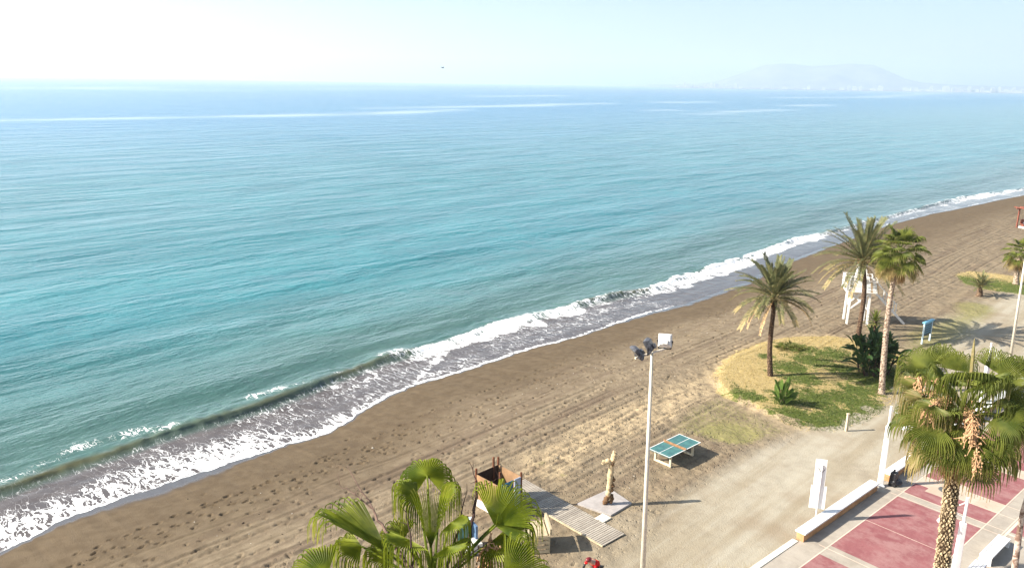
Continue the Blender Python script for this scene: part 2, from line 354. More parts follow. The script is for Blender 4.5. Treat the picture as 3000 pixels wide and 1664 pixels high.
# ------------------------------------------------------------------ beach
def beach_mat():
    b = NB('beach_sand'); v = b.coord(); vc = b.mapping(v, (1, 1, 1), (0, 0, -YAWC))
    wet, tr, gr, dry, path, damp, lawn = (b.attr(k) for k in ('wet', 'tramp', 'grass', 'dry', 'path', 'damp', 'lawn'))
    n_big = b.noise(v, 0.22, 4); n_mid = b.noise(v, 1.6, 4); n_fine = b.noise(v, 14, 4, 0.65)
    n_str = b.noise(b.mapping(vc, (0.06, 0.9, 1)), 1.0, 4, 0.6)
    sand = b.mix(b.ramp(n_mid, 0.3, 0.7), (0.163, 0.125, 0.080), (0.235, 0.185, 0.122))
    sand = b.mix(b.math('MULTIPLY', b.ramp(n_str, 0.45, 0.7), 0.8), sand, (0.126, 0.091, 0.062))
    sand = b.mix(b.math('MULTIPLY', b.ramp(n_fine, 0.52, 0.72), 0.45), sand, (0.12, 0.085, 0.06))
    drysand = b.mix(b.ramp(n_fine, 0.3, 0.7), (0.320, 0.238, 0.144), (0.464, 0.365, 0.222))
    c = b.mix(b.math('MULTIPLY', dry, b.ramp(n_mid, 0.25, 0.6)), sand, drysand)
    gravel = b.mix(b.ramp(n_str, 0.35, 0.65), (0.293, 0.249, 0.176), (0.372, 0.335, 0.260))
    gravel = b.mix(b.math('MULTIPLY', b.ramp(n_fine, 0.5, 0.75), 0.4), gravel, (0.192, 0.152, 0.104))
    gravel = b.mix(b.math('MULTIPLY', b.ramp(n_big, 0.5, 0.68), 0.6), gravel, (0.224, 0.168, 0.108))
    c = b.mix(b.math('MULTIPLY', path, b.ramp(b.math('ADD', n_big, b.math('MULTIPLY', n_mid, 0.4)), 0.4, 0.75, 0.55, 1.0)), c, gravel)
    # grass: green where the attribute is high, straw otherwise
    gn = b.noise(v, 3.2, 5, 0.65)
    straw = b.mix(b.ramp(n_fine, 0.3, 0.7), (0.32, 0.24, 0.105), (0.48, 0.375, 0.19))
    green = b.mix(b.ramp(n_fine, 0.3, 0.7), (0.062, 0.094, 0.018), (0.155, 0.176, 0.042))
    gm = b.ramp(b.math('ADD', gr, b.math('MULTIPLY', b.math('SUBTRACT', gn, 0.5), 2.3)), 0.30, 0.75)
    turf = b.mix(gm, straw, green)
    c = b.mix(b.ramp(b.math('ADD', lawn, b.math('MULTIPLY', b.math('SUBTRACT', n_mid, 0.5), 0.8)), 0.35, 0.65), c, turf)
    # sparse weeds
    sp = b.attr('sparse')
    c = b.mix(b.math('MULTIPLY', b.ramp(b.math('ADD', sp, b.math('MULTIPLY', b.math('SUBTRACT', b.noise(v, 5.0, 5, 0.7), 0.5), 1.6)), 0.55, 1.1), 0.75), c, (0.21, 0.20, 0.065))
    # damp and wet sand
    c = b.mix(b.math('MULTIPLY', damp, 0.92), c, b.mix(b.ramp(n_mid, 0.3, 0.7), (0.088, 0.062, 0.036), (0.114, 0.083, 0.050)))
    c = b.mix(wet, c, (0.060, 0.048, 0.042))
    c = b.mix(b.attr('stain'), c, (0.12, 0.085, 0.055))  # darker brown spots mixed over the sand
    rough = b.ramp(b.math('ADD', wet, b.math('MULTIPLY', b.math('SUBTRACT', n_mid, 0.5), 0.2)), 0.35, 0.9, 0.9, 0.12)
    # relief: grains and trampled dents
    vj = b.mapping(vc, (1.0, 1.0, 1))
    vd = b.n('ShaderNodeVectorMath', operation='ADD'); b.put(vd.inputs[0], vj)
    nz = b.n('ShaderNodeTexNoise'); b.put(nz.inputs['Vector'], vj); nz.inputs['Scale'].default_value = 2.2
    sc = b.n('ShaderNodeVectorMath', operation='SCALE'); b.put(sc.inputs[0], nz.outputs['Color']); sc.inputs['Scale'].default_value = 0.35
    b.put(vd.inputs[1], sc.outputs[0])
    dent = b.ramp(b.voro(vd.outputs[0], 2.9, 'F1'), 0.05, 0.24)
    dent2 = b.ramp(b.voro(vd.outputs[0], 5.6, 'F1'), 0.05, 0.32)
    h = b.math('ADD', b.math('MULTIPLY', dent, 0.085), b.math('MULTIPLY', dent2, 0.055))
    h = b.math('MULTIPLY', h, b.math('MULTIPLY', tr, b.ramp(b.noise(v, 0.55, 3), 0.32, 0.62, 0.25, 1.0)))
    dry_relief = b.math('MULTIPLY', b.math('SUBTRACT', 1.0, wet), 0.03)
    h = b.math('ADD', h, b.math('MULTIPLY', n_fine, dry_relief))
    h = b.math('ADD', h, b.math('MULTIPLY', b.math('MULTIPLY', b.noise(v, 30, 3), b.ramp(lawn, 0.3, 0.7)), 0.05))
    return b.done(b.bsdf(c, rough, b.ramp(wet, 0.3, 0.9, 0.15, 0.6), b.bump(h, 1.0)))

# footprints and tyre tracks, pressed into the mesh in coast coordinates
TRACKS = [(4.6, .30, 0), (7.3, .20, 1), (9.9, .25, 2), (6.0, .15, 3), (11.8, .30, 4)]   # trails of steps: metres inland
PRINTS = []
for t0, amp, sd_ in TRACKS:
    r = np.random.default_rng(100 + sd_); a = -2.0 + r.uniform(0, 1); k = 0
    stop = 75 if sd_ != 3 else 40
    while a < stop:
        a += r.normal(0.72, 0.08); k += 1
        if r.random() < 0.12: continue
        PRINTS.append((a, t0 + amp * 2 * math.sin(a * 0.13 + sd_ * 2) + 0.13 * (k % 2 * 2 - 1) + r.normal(0, .05), r.normal(0, .25), r.uniform(.8, 1.2)))
r = np.random.default_rng(55)
for _ in range(1000):
    a = r.uniform(-5, 95); t = 5.0 + abs(r.normal(0, 1)) * 5.5 if r.random() < .7 else r.uniform(3, 17)
    PRINTS.append((a, t, r.uniform(-1.6, 1.6), r.uniform(.7, 1.25)))
GROOVES = [(7.9, .03, .12), (9.6, .045, .13), (10.2, .05, .14), (11.1, .03, .09), (11.6, .03, .09), (12.5, .045, .12), (13.1, .045, .12), (14.2, .05, .13), (14.8, .05, .13), (15.9, .03, .10), (16.4, .03, .10), (17.4, .04, .14), (18.6, .03, .12)]

def beach_z(A2, B2, X, Y):
    Z = zland(X, Y); t = shoreW(A2) - B2
    inl = sstep(t, 2.5, 5)
    Z = Z + 0.028 * (vnoise(X, Y, 2.3, 1) - .5) * inl + 0.07 * (vnoise(X, Y, 7, 2) - .5) * inl
    Z = Z + 0.018 * (vnoise(X, Y, .5, 3) - .5) * sstep(t, 6, 10)
    # mound of the lawn: low step at its edge
    dl = polydist(X, Y, LAWN)
    Z = Z + 0.28 * sstep(B2, 17, 22) * sstep(dl + 0.5 * (vnoise(X, Y, 1.5, 9) - .5), -0.25, 0.55)
    wob = 0.32 * smooth_noise1(A2, 60, 21)
    for tt, dep, w in GROOVES:
        q = (40.9 - B2 - tt - wob * (1 + .8 * math.sin(tt * 9))) / w
        tread = 0.75 + 0.25 * np.sign(np.sin(A2 * 2 * np.pi / 0.42 + q * 1.2)) if dep > .045 else 1.0
        on = (vnoise(A2, A2 * 0 + tt, 9, 33) > .22)
        Z = Z - on * tread * dep * .95 * (.4 + 1.0 * vnoise(A2, B2, 6, 35)) * (t > 4) * (np.exp(-q * q) - 0.45 * np.exp(-(np.abs(q) - 1.7) ** 2 * 2))
    a0 = A2[:, 0]; b0 = B2[0, :]
    for a, tt, yaw, s in PRINTS:
        bb = 40.7 - tt
        i0, i1 = np.searchsorted(a0, [a - .5, a + .5]); j0, j1 = np.searchsorted(b0, [bb - .5, bb + .5])
        if i1 - i0 < 2 or j1 - j0 < 2 or i1 - i0 > 80: continue
        da = A2[i0:i1, j0:j1] - a; db = B2[i0:i1, j0:j1] - bb; c, sn = math.cos(yaw), math.sin(yaw)
        e = (da * c + db * sn) / (.15 * s); f = (-da * sn + db * c) / (.075 * s); rr = e * e + f * f
        Z[i0:i1, j0:j1] -= 0.08 * s * np.exp(-rr * rr) - 0.03 * s * np.exp(-(rr - 2.2) ** 2)
    return Z

def f_wet(A, B, X, Y):
    t = shoreW(A) - B
    film = np.interp(A, [-50, 0, 8, 13, 16.5, 20, 24, 33, 50, 56, 62, 78, 95, 118, 135, 165, 240], [.3, .3, .35, 1.5, 1.2, .3, .2, .15, .15, .3, .9, 1.2, 1.0, .8, .8, .8, .8])
    return 1 - sstep(t + .25 * (vnoise(X, Y, 1.2, 70) - .5), film * .45, film * 1.25 + .2)
def f_damp(A, B, X, Y):
    t = shoreW(A) - B
    w = np.interp(A, [-20, 5, 25, 45, 62, 70, 80, 95, 120, 200], [11, 10.5, 9.0, 7.6, 6.8, 7.2, 8.5, 10.5, 14, 14])
    return 1 - sstep(t + 1.2 * (vnoise(X, Y, 3.5, 71) - .5) + .6 * smooth_noise1(A, 25, 44), w * .45, w * 1.25)
def f_tramp(A, B, X, Y):
    t = shoreW(A) - B
    m = sstep(t, 5.5, 10) * (1 - sstep(t, 24, 27)) * (0.15 + 0.85 * sstep(t, 10, 15))
    return m * (1 - sstep(polydist(X, Y, LAWN), -1.5, 0)) * (1 - .92 * f_path(A, B, X, Y))
def f_dry(A, B, X, Y):
    d = polydist(X, Y, BERM); n = vnoise(X, Y, 2.2, 72)
    edge = sstep(polydist(X, Y, LAWN), -2.0, 0.3)
    return np.clip(sstep(d + 1.2 * (n - .5), -.6, .8) * .9 + .9 * edge + .15 * sstep(shoreW(A) - B, 16, 22), 0, 1) * .85
def f_path(A, B, X, Y):
    n = vnoise(A / 3, B, 1.8, 73)
    m = sstep(B + 1.8 * (n - .5), 9.0, 11.0) * (1 - sstep(B + 2.4 * (n - .5) - .0 * A, 17.0, 20.0))
    m2 = sstep(A, 60, 72) * sstep(B, 4, 9) * (1 - sstep(B + 2 * (n - .5), 15.5, 18.5))
    return np.maximum(m, m2)
def f_lawn(A, B, X, Y):
    return np.maximum(sstep(polydist(X, Y, LAWN) + 1.7 * (vnoise(X, Y, 1.1, 77) * .6 + vnoise(X, Y, .4, 79) * .4 - .5) - .8 * sstep(22 - B, 0, 4) * (vnoise(X, Y, 2.5, 78)), -.9, .8), .95 * sstep(polydist(X, Y, LAWN2), -.9, .9))
def blob(X, Y, pts, r0):
    m = np.zeros(X.shape)
    for px, py, r in pts:
        p = at(px * K, py * K, 0); m = np.maximum(m, np.exp(-(((X - p[0]) ** 2 + (Y - p[1]) ** 2) / (r * r0) ** 2)))
    return m
GREEN = [(2000,1050,2.2),(2060,1060,2.2),(2120,1045,2.4),(2180,1025,2.2),(2060,1010,2.4),(2130,1005,2.2),(1980,1015,1.6),(1870,1000,1.2),(1905,1010,1.0),(2020,960,1.8),(1990,935,2.0),(2040,915,2.0),(2090,900,1.8),(2110,935,1.5),(2200,960,2.6),(2260,945,2.5),(2010,885,1.6),(1930,905,.8),(2160,985,2),(2430,705,3),(2480,715,4),(2560,728,5),(2640,735,5)]
def f_grass(A, B, X, Y): return np.clip(.85 * blob(X, Y, GREEN, .9) + .08, 0, 1)
def f_sparse(A, B, X, Y):
    return np.clip(.75 * sstep(polydist(X, Y, SPARSE), -1.2, 1.2) + .95 * sstep(polydist(X, Y, SPARSE2), -2.5, 2.5) + blob(X, Y, [(1415,1195,.4),(1360,1165,.5),(1700,1110,.5),(1845,1100,1.5),(2450,770,3)], 1) * .8, 0, 1)
def f_dark_spots(A, B, X, Y): return .5 * np.clip(blob(X, Y, [(858,1150,.45),(850,1175,.5),(1345,1182,.35),(1358,1180,.3)], 1) , 0, 1)

A_ = axis_pts(-8, 78, .095, -9000, 9000, 1.035, 8); B_ = axis_pts(14, 42.6, .075, -6000, 62, 1.10)
beach = grid_mesh('beach', A_, B_, beach_z, beach_mat(), dict(wet=f_wet, damp=f_damp, tramp=f_tramp, dry=f_dry, path=f_path, lawn=f_lawn, grass=f_grass, sparse=f_sparse, stain=f_dark_spots))
tag(beach, 'brown sandy beach with footprints between the sea and the promenade', kind='structure')

# ------------------------------------------------------------------ sea
def seg_mask(X, Y, p, q, w0, w1, z=-1.5):
    p = at(*p, z); q = at(*q, z); dx, dy = q[0] - p[0], q[1] - p[1]; L2 = dx * dx + dy * dy
    t = ((X - p[0]) * dx + (Y - p[1]) * dy) / L2; tc = np.clip(t, 0, 1)
    d = np.sqrt((X - p[0] - tc * dx) ** 2 + (Y - p[1] - tc * dy) ** 2); w = w0 + (w1 - w0) * tc
    return np.exp(-(d / w) ** 2 * 1.2)
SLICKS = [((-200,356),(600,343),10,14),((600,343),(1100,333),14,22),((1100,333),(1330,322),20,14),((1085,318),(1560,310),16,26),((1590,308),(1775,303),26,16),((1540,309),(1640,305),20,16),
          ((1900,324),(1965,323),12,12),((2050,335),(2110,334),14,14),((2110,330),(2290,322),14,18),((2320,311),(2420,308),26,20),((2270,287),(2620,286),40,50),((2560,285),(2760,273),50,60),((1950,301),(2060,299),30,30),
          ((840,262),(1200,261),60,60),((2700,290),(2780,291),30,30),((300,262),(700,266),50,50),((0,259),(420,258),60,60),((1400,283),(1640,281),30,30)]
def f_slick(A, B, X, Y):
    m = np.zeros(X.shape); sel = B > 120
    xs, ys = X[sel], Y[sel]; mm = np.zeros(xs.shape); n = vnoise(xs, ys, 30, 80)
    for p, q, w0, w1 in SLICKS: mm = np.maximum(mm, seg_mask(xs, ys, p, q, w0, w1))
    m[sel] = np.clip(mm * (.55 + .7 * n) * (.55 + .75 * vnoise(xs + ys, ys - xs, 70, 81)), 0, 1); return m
def dq(A, B):
    d = B - shoreW(A); return d, d / (waveF(A) - shoreW(A))
def f_dist(A, B, X, Y): return B - shoreW(A)
def f_foam(A, B, X, Y):
    d, q = dq(A, B); n = vnoise(A, B, 1.6, 90); n2 = vnoise(A, B, 4.0, 91)
    I = lambda *kv: np.interp(A, kv[0::2], kv[1::2])
    edge = (1 - sstep(d, .10, .34 + .3 * n)) * 0.95 * I(-40, 1, 62, 1, 67, .05, 112, .05, 122, .5, 220, .5)                      # lip of foam on the sand
    # dense swash near the sand for the nearest stretch
    wd = I(-40, .5, 4, .54, 10, .50, 20, .46, 24, .38, 27, .30, 33, .22, 45, .12, 70, .1)
    lv = I(-40, .82, 16, .80, 24, .66, 30, .42, 36, .28, 46, .26, 60, .30, 70, .1, 75, .12, 200, .1)
    dense = lv * np.clip(1.12 - (q + .35 * (n2 - .5)) / (wd * 1.75), 0, 1)
    lace = I(-40, .32, 20, .30, 26, .34, 30, .38, 36, .36, 46, .30, 55, .33, 64, .32, 70, .12, 90, .10, 110, .14, 150, .3) * (1 - sstep(q, .9, 1.02))
    # breaking band
    lo = I(38, .70, 40, .66, 46, .68, 52, .70, 58, .76, 62, .74, 66, .66, 72, .56, 80, .58, 110, .62, 118, .66, 150, .6, 200, .6)
    on = I(34, 0, 38.5, 1, 57, .95, 60.5, .6, 63, .5, 67, .5, 70, .85, 74, .98, 92, .95, 110, .8, 122, .5, 140, .42, 150, .6, 160, .5, 178, .75, 220, .7)
    band = .93 * on * sstep(q + .30 * (n - .5), lo - .12, lo + .10) * (1 - sstep(q + .16 * (n - .5), 1.0, 1.14))
    # diagonal front where the old swash meets the broken wave
    a0, b0 = toab(at(1030 * K, 978 * K, -1.4)); a1, b1 = toab(at(1120 * K, 885 * K, -1.5))
    tt = np.clip(((A - a0) * (a1 - a0) + (B - b0) * (b1 - b0)) / ((a1 - a0) ** 2 + (b1 - b0) ** 2), 0, 1)
    dd = np.hypot(A - a0 - tt * (a1 - a0), B - b0 - tt * (b1 - b0)); dd = dd + .35 * (n - .5) + .25 * (n2 - .5); diag = (.78 + .2 * tt) * np.exp(-(dd / (.24 + .35 * tt)) ** 2)
    # torn foam behind the crest
    tail = np.zeros(A.shape)
    for px, py, ra, rb, s in [(200,1125,1.5,1.0,.50),(330,1092,1.6,1.0,.54),(420,1082,1.2,.7,.50),(640,1000,1.2,1.0,.54),(700,985,1.3,.9,.52),(760,975,1.0,.5,.45),(850,945,.7,.4,.45),(1000,890,1.4,1.0,.55),(960,900,.8,.6,.45),(30,1210,2.0,.6,.5),(120,1168,1.4,.7,.46),(1900,640,6,.9,.5),(1600,738,3,.5,.35)]:
        pa, pb = toab(at(px * K, py * K, -1.5)); tail = np.maximum(tail, s * np.exp(-(((A - pa) / ra) ** 2 + ((B - pb) / rb) ** 2)))
    crest = .22 * np.exp(-((q - 1.0) / .10) ** 2) * sstep(n2, .45, .8)
    return np.clip(np.maximum.reduce([edge, dense, lace, band, diag, tail, crest]) * (d > -0.6), 0, 1)
def f_olive(A, B, X, Y):
    d, q = dq(A, B); w = waveF(A) - shoreW(A); x = (q - 1) * w
    s = np.interp(A, [36, 41, 57, 60, 69, 73], [1, .25, .25, 1, 1, .3])
    return s * (.45 + .75 * vnoise(A, A * 0, 3.5, 93)) * np.exp(-((x + .05) / .48) ** 2) * (A < 230)
def f_swash(A, B, X, Y):
    d, q = dq(A, B); return 1 - sstep(q, .78, 1.0)
def sea_z(A2, B2, X, Y):
    d, q = dq(A2, B2); w = waveF(A2) - shoreW(A2); x = (q - 1) * w
    Z = np.where(d > 0, -1.3 - 0.2 * sstep(d, 0, 5.5), -1.3 + d * .05) + 0.006
    hgt = np.interp(A2, [-60, 5, 20, 38, 41, 57, 61, 69, 73, 110, 160, 230, 300], [.36, .34, .34, .30, .26, .26, .46, .46, .30, .3, .3, .3, .2]) * (.45 + 1.0 * vnoise(A2, A2 * 0, 4.0, 95))
    front = np.where(x < 0, np.exp(-(x / .42) ** 2), np.exp(-(x / 1.7) ** 2))
    Z = Z + hgt * front * (np.abs(A2) < 900)
    off = sstep(d, 7, 22) * (1 - sstep(d, 240, 420))
    swell = np.sin((B2 + 3.0 * vnoise(A2, B2, 30, 96) + .05 * A2) * 2 * np.pi / 13.0)
    Z = Z + off * (0.085 * swell * (0.4 + 1.2 * vnoise(A2, B2, 26, 97)))
    bub = sstep(q, .75, .95) * (1 - sstep(q, 1.2, 1.4)) * (d < 30)
    Z = Z + .10 * bub * (vnoise(A2, B2, .45, 98) - .5) + .03 * (vnoise(A2, B2, .5, 99) - .5) * sstep(d, .6, 2) * (d < 9)
    return Z

def sea_mat():
    b = NB('sea_water'); v = b.coord(); vc = b.mapping(v, (1, 1, 1), (0, 0, -YAWC))
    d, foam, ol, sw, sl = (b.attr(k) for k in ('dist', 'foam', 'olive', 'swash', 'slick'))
    big = b.noise(b.mapping(vc, (.012, .03, 1)), 1.0, 3); mid = b.noise(b.mapping(vc, (.05, .14, 1)), 1.0, 3)
    turq = b.mix(b.ramp(mid, .3, .7), (0.020, 0.146, 0.166), (0.042, 0.200, 0.220))
    deep = (0.014, 0.150, 0.270)
    c = b.mix(b.ramp(b.math('ADD', d, b.math('MULTIPLY', b.math('SUBTRACT', big, .5), 160)), 60, 420), turq, deep)
    far = (0.030, 0.150, 0.33)
    c = b.mix(b.ramp(d, 500, 2500), c, far)
    milky = b.mix(b.ramp(mid, .35, .65), (0.050, 0.110, 0.092), (0.078, 0.135, 0.112))
    c = b.mix(b.ramp(b.math('ADD', d, b.math('MULTIPLY', b.math('SUBTRACT', mid, .5), 18)), 8, 36, .92, 0), c, milky)
    shallow = b.mix(b.ramp(b.noise(v, .9, 3), .3, .7), (0.075, 0.062, 0.056), (0.11, 0.095, 0.088))
    c = b.mix(sw, c, shallow)
    c = b.mix(ol, c, (0.085, 0.085, 0.042))
    c = b.mix(b.math('MULTIPLY', sl, .55), c, (.42, .48, .52))  # bright sky reflection of the slicks, mixed into the water colour
    # ripples
    w1 = b.noise(b.mapping(vc, (.42, 1.0, 1), (0, 0, R_(-12))), 1.0, 4, .62)
    w2 = b.noise(b.mapping(vc, (1.1, 2.6, 1), (0, 0, R_(14))), 1.0, 3, .6)
    w3 = b.noise(b.mapping(vc, (.05, .16, 1), (0, 0, R_(-5))), 1.0, 3, .5)
    h = b.math('ADD', b.math('MULTIPLY', w1, .30), b.math('MULTIPLY', w2, .09))
    h = b.math('ADD', h, b.math('MULTIPLY', w3, 1.5))
    amp = b.math('MULTIPLY', b.ramp(d, 2, 16, .12, 1.0), b.math('SUBTRACT', 1.0, b.math('MULTIPLY', sl, .93)))
    nrm = b.bump(b.math('MULTIPLY', h, amp), 1.0)
    rough = b.ramp(d, 30, 500, .10, .16)
    water = b.bsdf(c, rough, b.ramp(d, 60, 450, .5, .24), nrm, ior=1.33)
    # foam lace
    n0 = b.n('ShaderNodeTexNoise'); b.put(n0.inputs['Vector'], vc); n0.inputs['Scale'].default_value = .9; n0.inputs['Detail'].default_value = 4
    s0 = b.n('ShaderNodeVectorMath', operation='SCALE'); b.put(s0.inputs[0], n0.outputs['Color']); s0.inputs['Scale'].default_value = 0.7
    a0 = b.n('ShaderNodeVectorMath', operation='ADD'); b.put(a0.inputs[0], b.mapping(vc, (1.6, .5, 1))); b.put(a0.inputs[1], s0.outputs[0])
    n1 = b.noise(a0.outputs[0], 1.05, 2.5, .55); n2 = b.noise(a0.outputs[0], 2.5, 2.5, .55)
    patch = b.noise(b.mapping(vc, (.22, .4, 1)), 1.0, 3)
    fe = b.math('MULTIPLY', foam, b.ramp(patch, .3, .7, .60, 1.12))
    w_ = b.math('MULTIPLY', b.math('POWER', fe, 2.4), .185)
    def fil(n, w):
        x = b.math('ABSOLUTE', b.math('SUBTRACT', n, .5))
        return b.ramp(b.math('SUBTRACT', x, w), -.014, .003, 1, 0)
    fm = b.math('MAXIMUM', fil(n1, w_), b.math('MULTIPLY', fil(n2, b.math('MULTIPLY', w_, .7)), .9))
    fm = b.math('MULTIPLY', fm, b.ramp(foam, .08, .25))
    fm = b.math('MAXIMUM', fm, b.ramp(foam, .9, 1.05))
    fcol = b.mix(b.noise(v, 6, 3), (0.72, 0.72, 0.71), (0.88, 0.88, 0.87))
    fsh = b.bsdf(fcol, .8, .2, b.bump(b.noise(v, 5, 4), .08))
    return b.done(b.mixsh(fm, water, fsh))

As_ = axis_pts(-6, 125, .22, -15500, 15500, 1.03, 7); Bs_ = axis_pts(37.6, 56, .16, 37.5, 15500, 1.035)
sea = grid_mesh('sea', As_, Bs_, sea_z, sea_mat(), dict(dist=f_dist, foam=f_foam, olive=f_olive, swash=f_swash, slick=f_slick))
tag(sea, 'turquoise sea with foam breaking on the sand', kind='structure')

HAZE = 1.5e-4
# ------------------------------------------------------------------ promenade
PO = at(2355, 1590, 0.09); PD = np.array([.752, .659, 0]); PD /= np.linalg.norm(PD); QD = np.array([PD[1], -PD[0], 0]); YAWP = math.atan2(PD[1], PD[0])
def pr(p, q, z=0.0): return PO * np.array([1, 1, 0]) + PD * p + QD * q + np.array([0, 0, z])
def topq(p): d = p - PO; return d @ PD, d @ QD
PAX = (PD, -QD, np.array([0, 0, 1.0]))

def pavemat(name, c0, c1, worn, amt):
    b = NB(name); v = b.mapping(b.coord(), (1, 1, 1), (0, 0, -YAWP))
    n = b.noise(b.mapping(v, (.7, 1.3, 1)), .9, 5, .65, .6); n2 = b.noise(v, 5, 5, .7); n3 = b.noise(v, 30, 3); n4 = b.noise(b.mapping(v, (1.5, .8, 1)), 1.0, 5, .7)
    c = b.mix(b.ramp(n, .3, .7), c0, c1)
    c = b.mix(b.math('MULTIPLY', b.ramp(b.math('ADD', n4, b.math('MULTIPLY', n2, .5)), .62, .95), amt), c, worn)
    c = b.mix(b.math('MULTIPLY', b.ramp(n3, .55, .75), .22), c, tuple(x * .55 for x in c0))
    c = b.mix(b.math('MULTIPLY', b.ramp(b.noise(v, 1.7, 4, .75), .66, .72), .3), c, tuple(x * .5 for x in c0))
    return b.done(b.bsdf(c, .8, .2, b.bump(n3, .004)))
m_conc = pavemat('worn_concrete', (.28, .245, .20), (.345, .305, .255), (.42, .37, .30), .5)
m_red = pavemat('faded_red_paving', (.205, .070, .074), (.26, .102, .103), (.31, .172, .160), .8)
m_beige = pavemat('beige_paving', (.40, .31, .235), (.48, .385, .30), (.53, .44, .36), .5)
m_line = pavemat('pale_joint', (.55, .42, .33), (.62, .50, .40), (.65, .55, .45), .4)
m = MB()
m.box(pr(55, 24.78, -.2), (150, 50, .58), PAX, 0)                     # top at z = .09
def sheet(p0, p1, q0, q1, z, mi):
    m.add([pr(p0, q0, z), pr(p0, q1, z), pr(p1, q1, z), pr(p1, q0, z)], [(0, 1, 2, 3)], mi)
rows = [(-19, -10.4, 1), (-9.6, -.25, 1), (.75, 7.6, 1), (8.3, 9.7, 1), (10.9, 14.6, 1), (15.7, 22.6, 1), (23.3, 24.7, 1), (25.9, 29.6, 1), (30.7, 37.6, 1)]
for p0, p1, mi in rows: sheet(p0, p1, .88, 4.74, .094, mi)
for p0, p1 in [(9.7, 10.9), (14.6, 15.7), (24.7, 25.9), (29.6, 30.7)]: sheet(p0, p1, .88, 4.74, .0945, 2)
for p0, p1 in [(-19, -10), (-9, 4.2), (8.35, 9.9), (10.1, 16.5), (17, 25), (25.4, 34)]: sheet(p0, p1, 5.75, 12.5, .094, 1)
for p in (.42, 7.68, 8.24, 9.74, 10.86, 14.64, 15.66): sheet(p - .02, p + .02, .5, 5.5, .0985, 3)
for q in (.86, 4.76, 5.55): sheet(-19, 40, q - .025, q + .025, .0986, 3)
sheet(-19, 45, 5.62, 5.74, .099, 3); sheet(8.0, 8.13, 5.75, 12.5, .0991, 3); sheet(4.15, 4.6, 5.75, 12.5, .0988, 2)
sheet(9.2, 11.4, 1.55, 2.95, .0993, 2)
sheet(4.1, 4.13, .9, 4.74, .0984, 3)
tag(m.build('promenade_paving', [m_conc, m_red, m_beige, m_line]), 'promenade paved in faded red panels between grey and beige bands', kind='structure')
k = MB(); k.box(pr(-12.2, -.36, -.14), (24.2, .28, .54), PAX)
tag(k.build('kerb', MAT['whitewall'], bevel=.02), 'pale kerb where the promenade meets the gravel', kind='structure')

m_wallside = simple('warm_shaded_wall_render', (0.46, 0.25, 0.12), .8, .2, .25, 3, .006, stain=.4)  # cream wall; the warm shade on its side is put into this colour
def sit_wall(p0, p1, label):
    t = thing('sitting_wall', label, 'wall', pr((p0 + p1) / 2, -.22, .09), YAWP, 'low sitting walls along the promenade')
    L = p1 - p0; b = MB(); b.box((0, 0, .19), (L - .06, .36, .38)); b.build('wall_body', m_wallside, t, bevel=.015)
    c = MB(); c.box((0, 0, .425), (L, .50, .085)); c.build('cap', MAT['white'], t, bevel=.02)
sit_wall(0.0, 7.35, 'nearer low wall with white cap behind the white sign, bathed in sun')
sit_wall(8.72, 31, 'farther low wall running from the black bag to the palm crown')

# manhole
t = thing('manhole_cover', 'round iron manhole cover in a beige paving square', 'manhole cover', pr(10.15, 2.2, .0995), YAWP)
c = MB(); c.lathe([(.34, 0), (.34, .012), (.30, .014)], n=32); c.build('frame_ring', MAT['iron'], t)
c = MB(); c.lathe([(.27, .004), (.27, .017), (.05, .017), (.05, .02)], n=32); c.build('lid', MAT['iron'], t)

# benches
def bench(cp, label):
    p0, q0, p1, q1 = cp; L = p1 - p0; wd = q1 - q0
    t = thing('concrete_bench', label, 'bench', pr((p0 + p1) / 2, (q0 + q1) / 2, .09), YAWP, 'white benches on the promenade')
    s = MB(); n = 4; w = wd / n
    for i in range(n): s.box((0, -wd / 2 + w * (i + .5), .425), (L, w - .018, .07))
    s.build('seat', MAT['white'], t, bevel=.012)
    f = MB(); f.box((0, wd / 2 - .035, .20), (L - .02, .06, .38)); f.box((-L / 2 + .04, -.03, .195), (.07, wd - .12, .39)); f.box((L / 2 - .04, -.03, .195), (.07, wd - .12, .39))
    f.build('base', MAT['white'], t, bevel=.012)
def z5(x, y): return (2660 + x * 340 / 1500, 1340 + y * 340 / 1500)
c = [topq(at(*z5(*q), .55)) for q in [(1150, 975), (1315, 1045), (950, 1235), (1120, 1300)]]
bench((min(c[2][0], c[3][0]), (c[0][1] + c[2][1]) / 2, (c[0][0] + c[1][0]) / 2, (c[1][1] + c[3][1]) / 2), 'white slatted concrete bench beside the bare slender trunk')
c2 = [topq(at(*z5(*q), .55)) for q in [(870, 1310), (1035, 1375)]]
bench((c2[0][0] - 2.0, c2[0][1], (c2[0][0] + c2[1][0]) / 2, c2[1][1]), 'white slatted concrete bench cut off by the bottom edge, nearer than its twin')

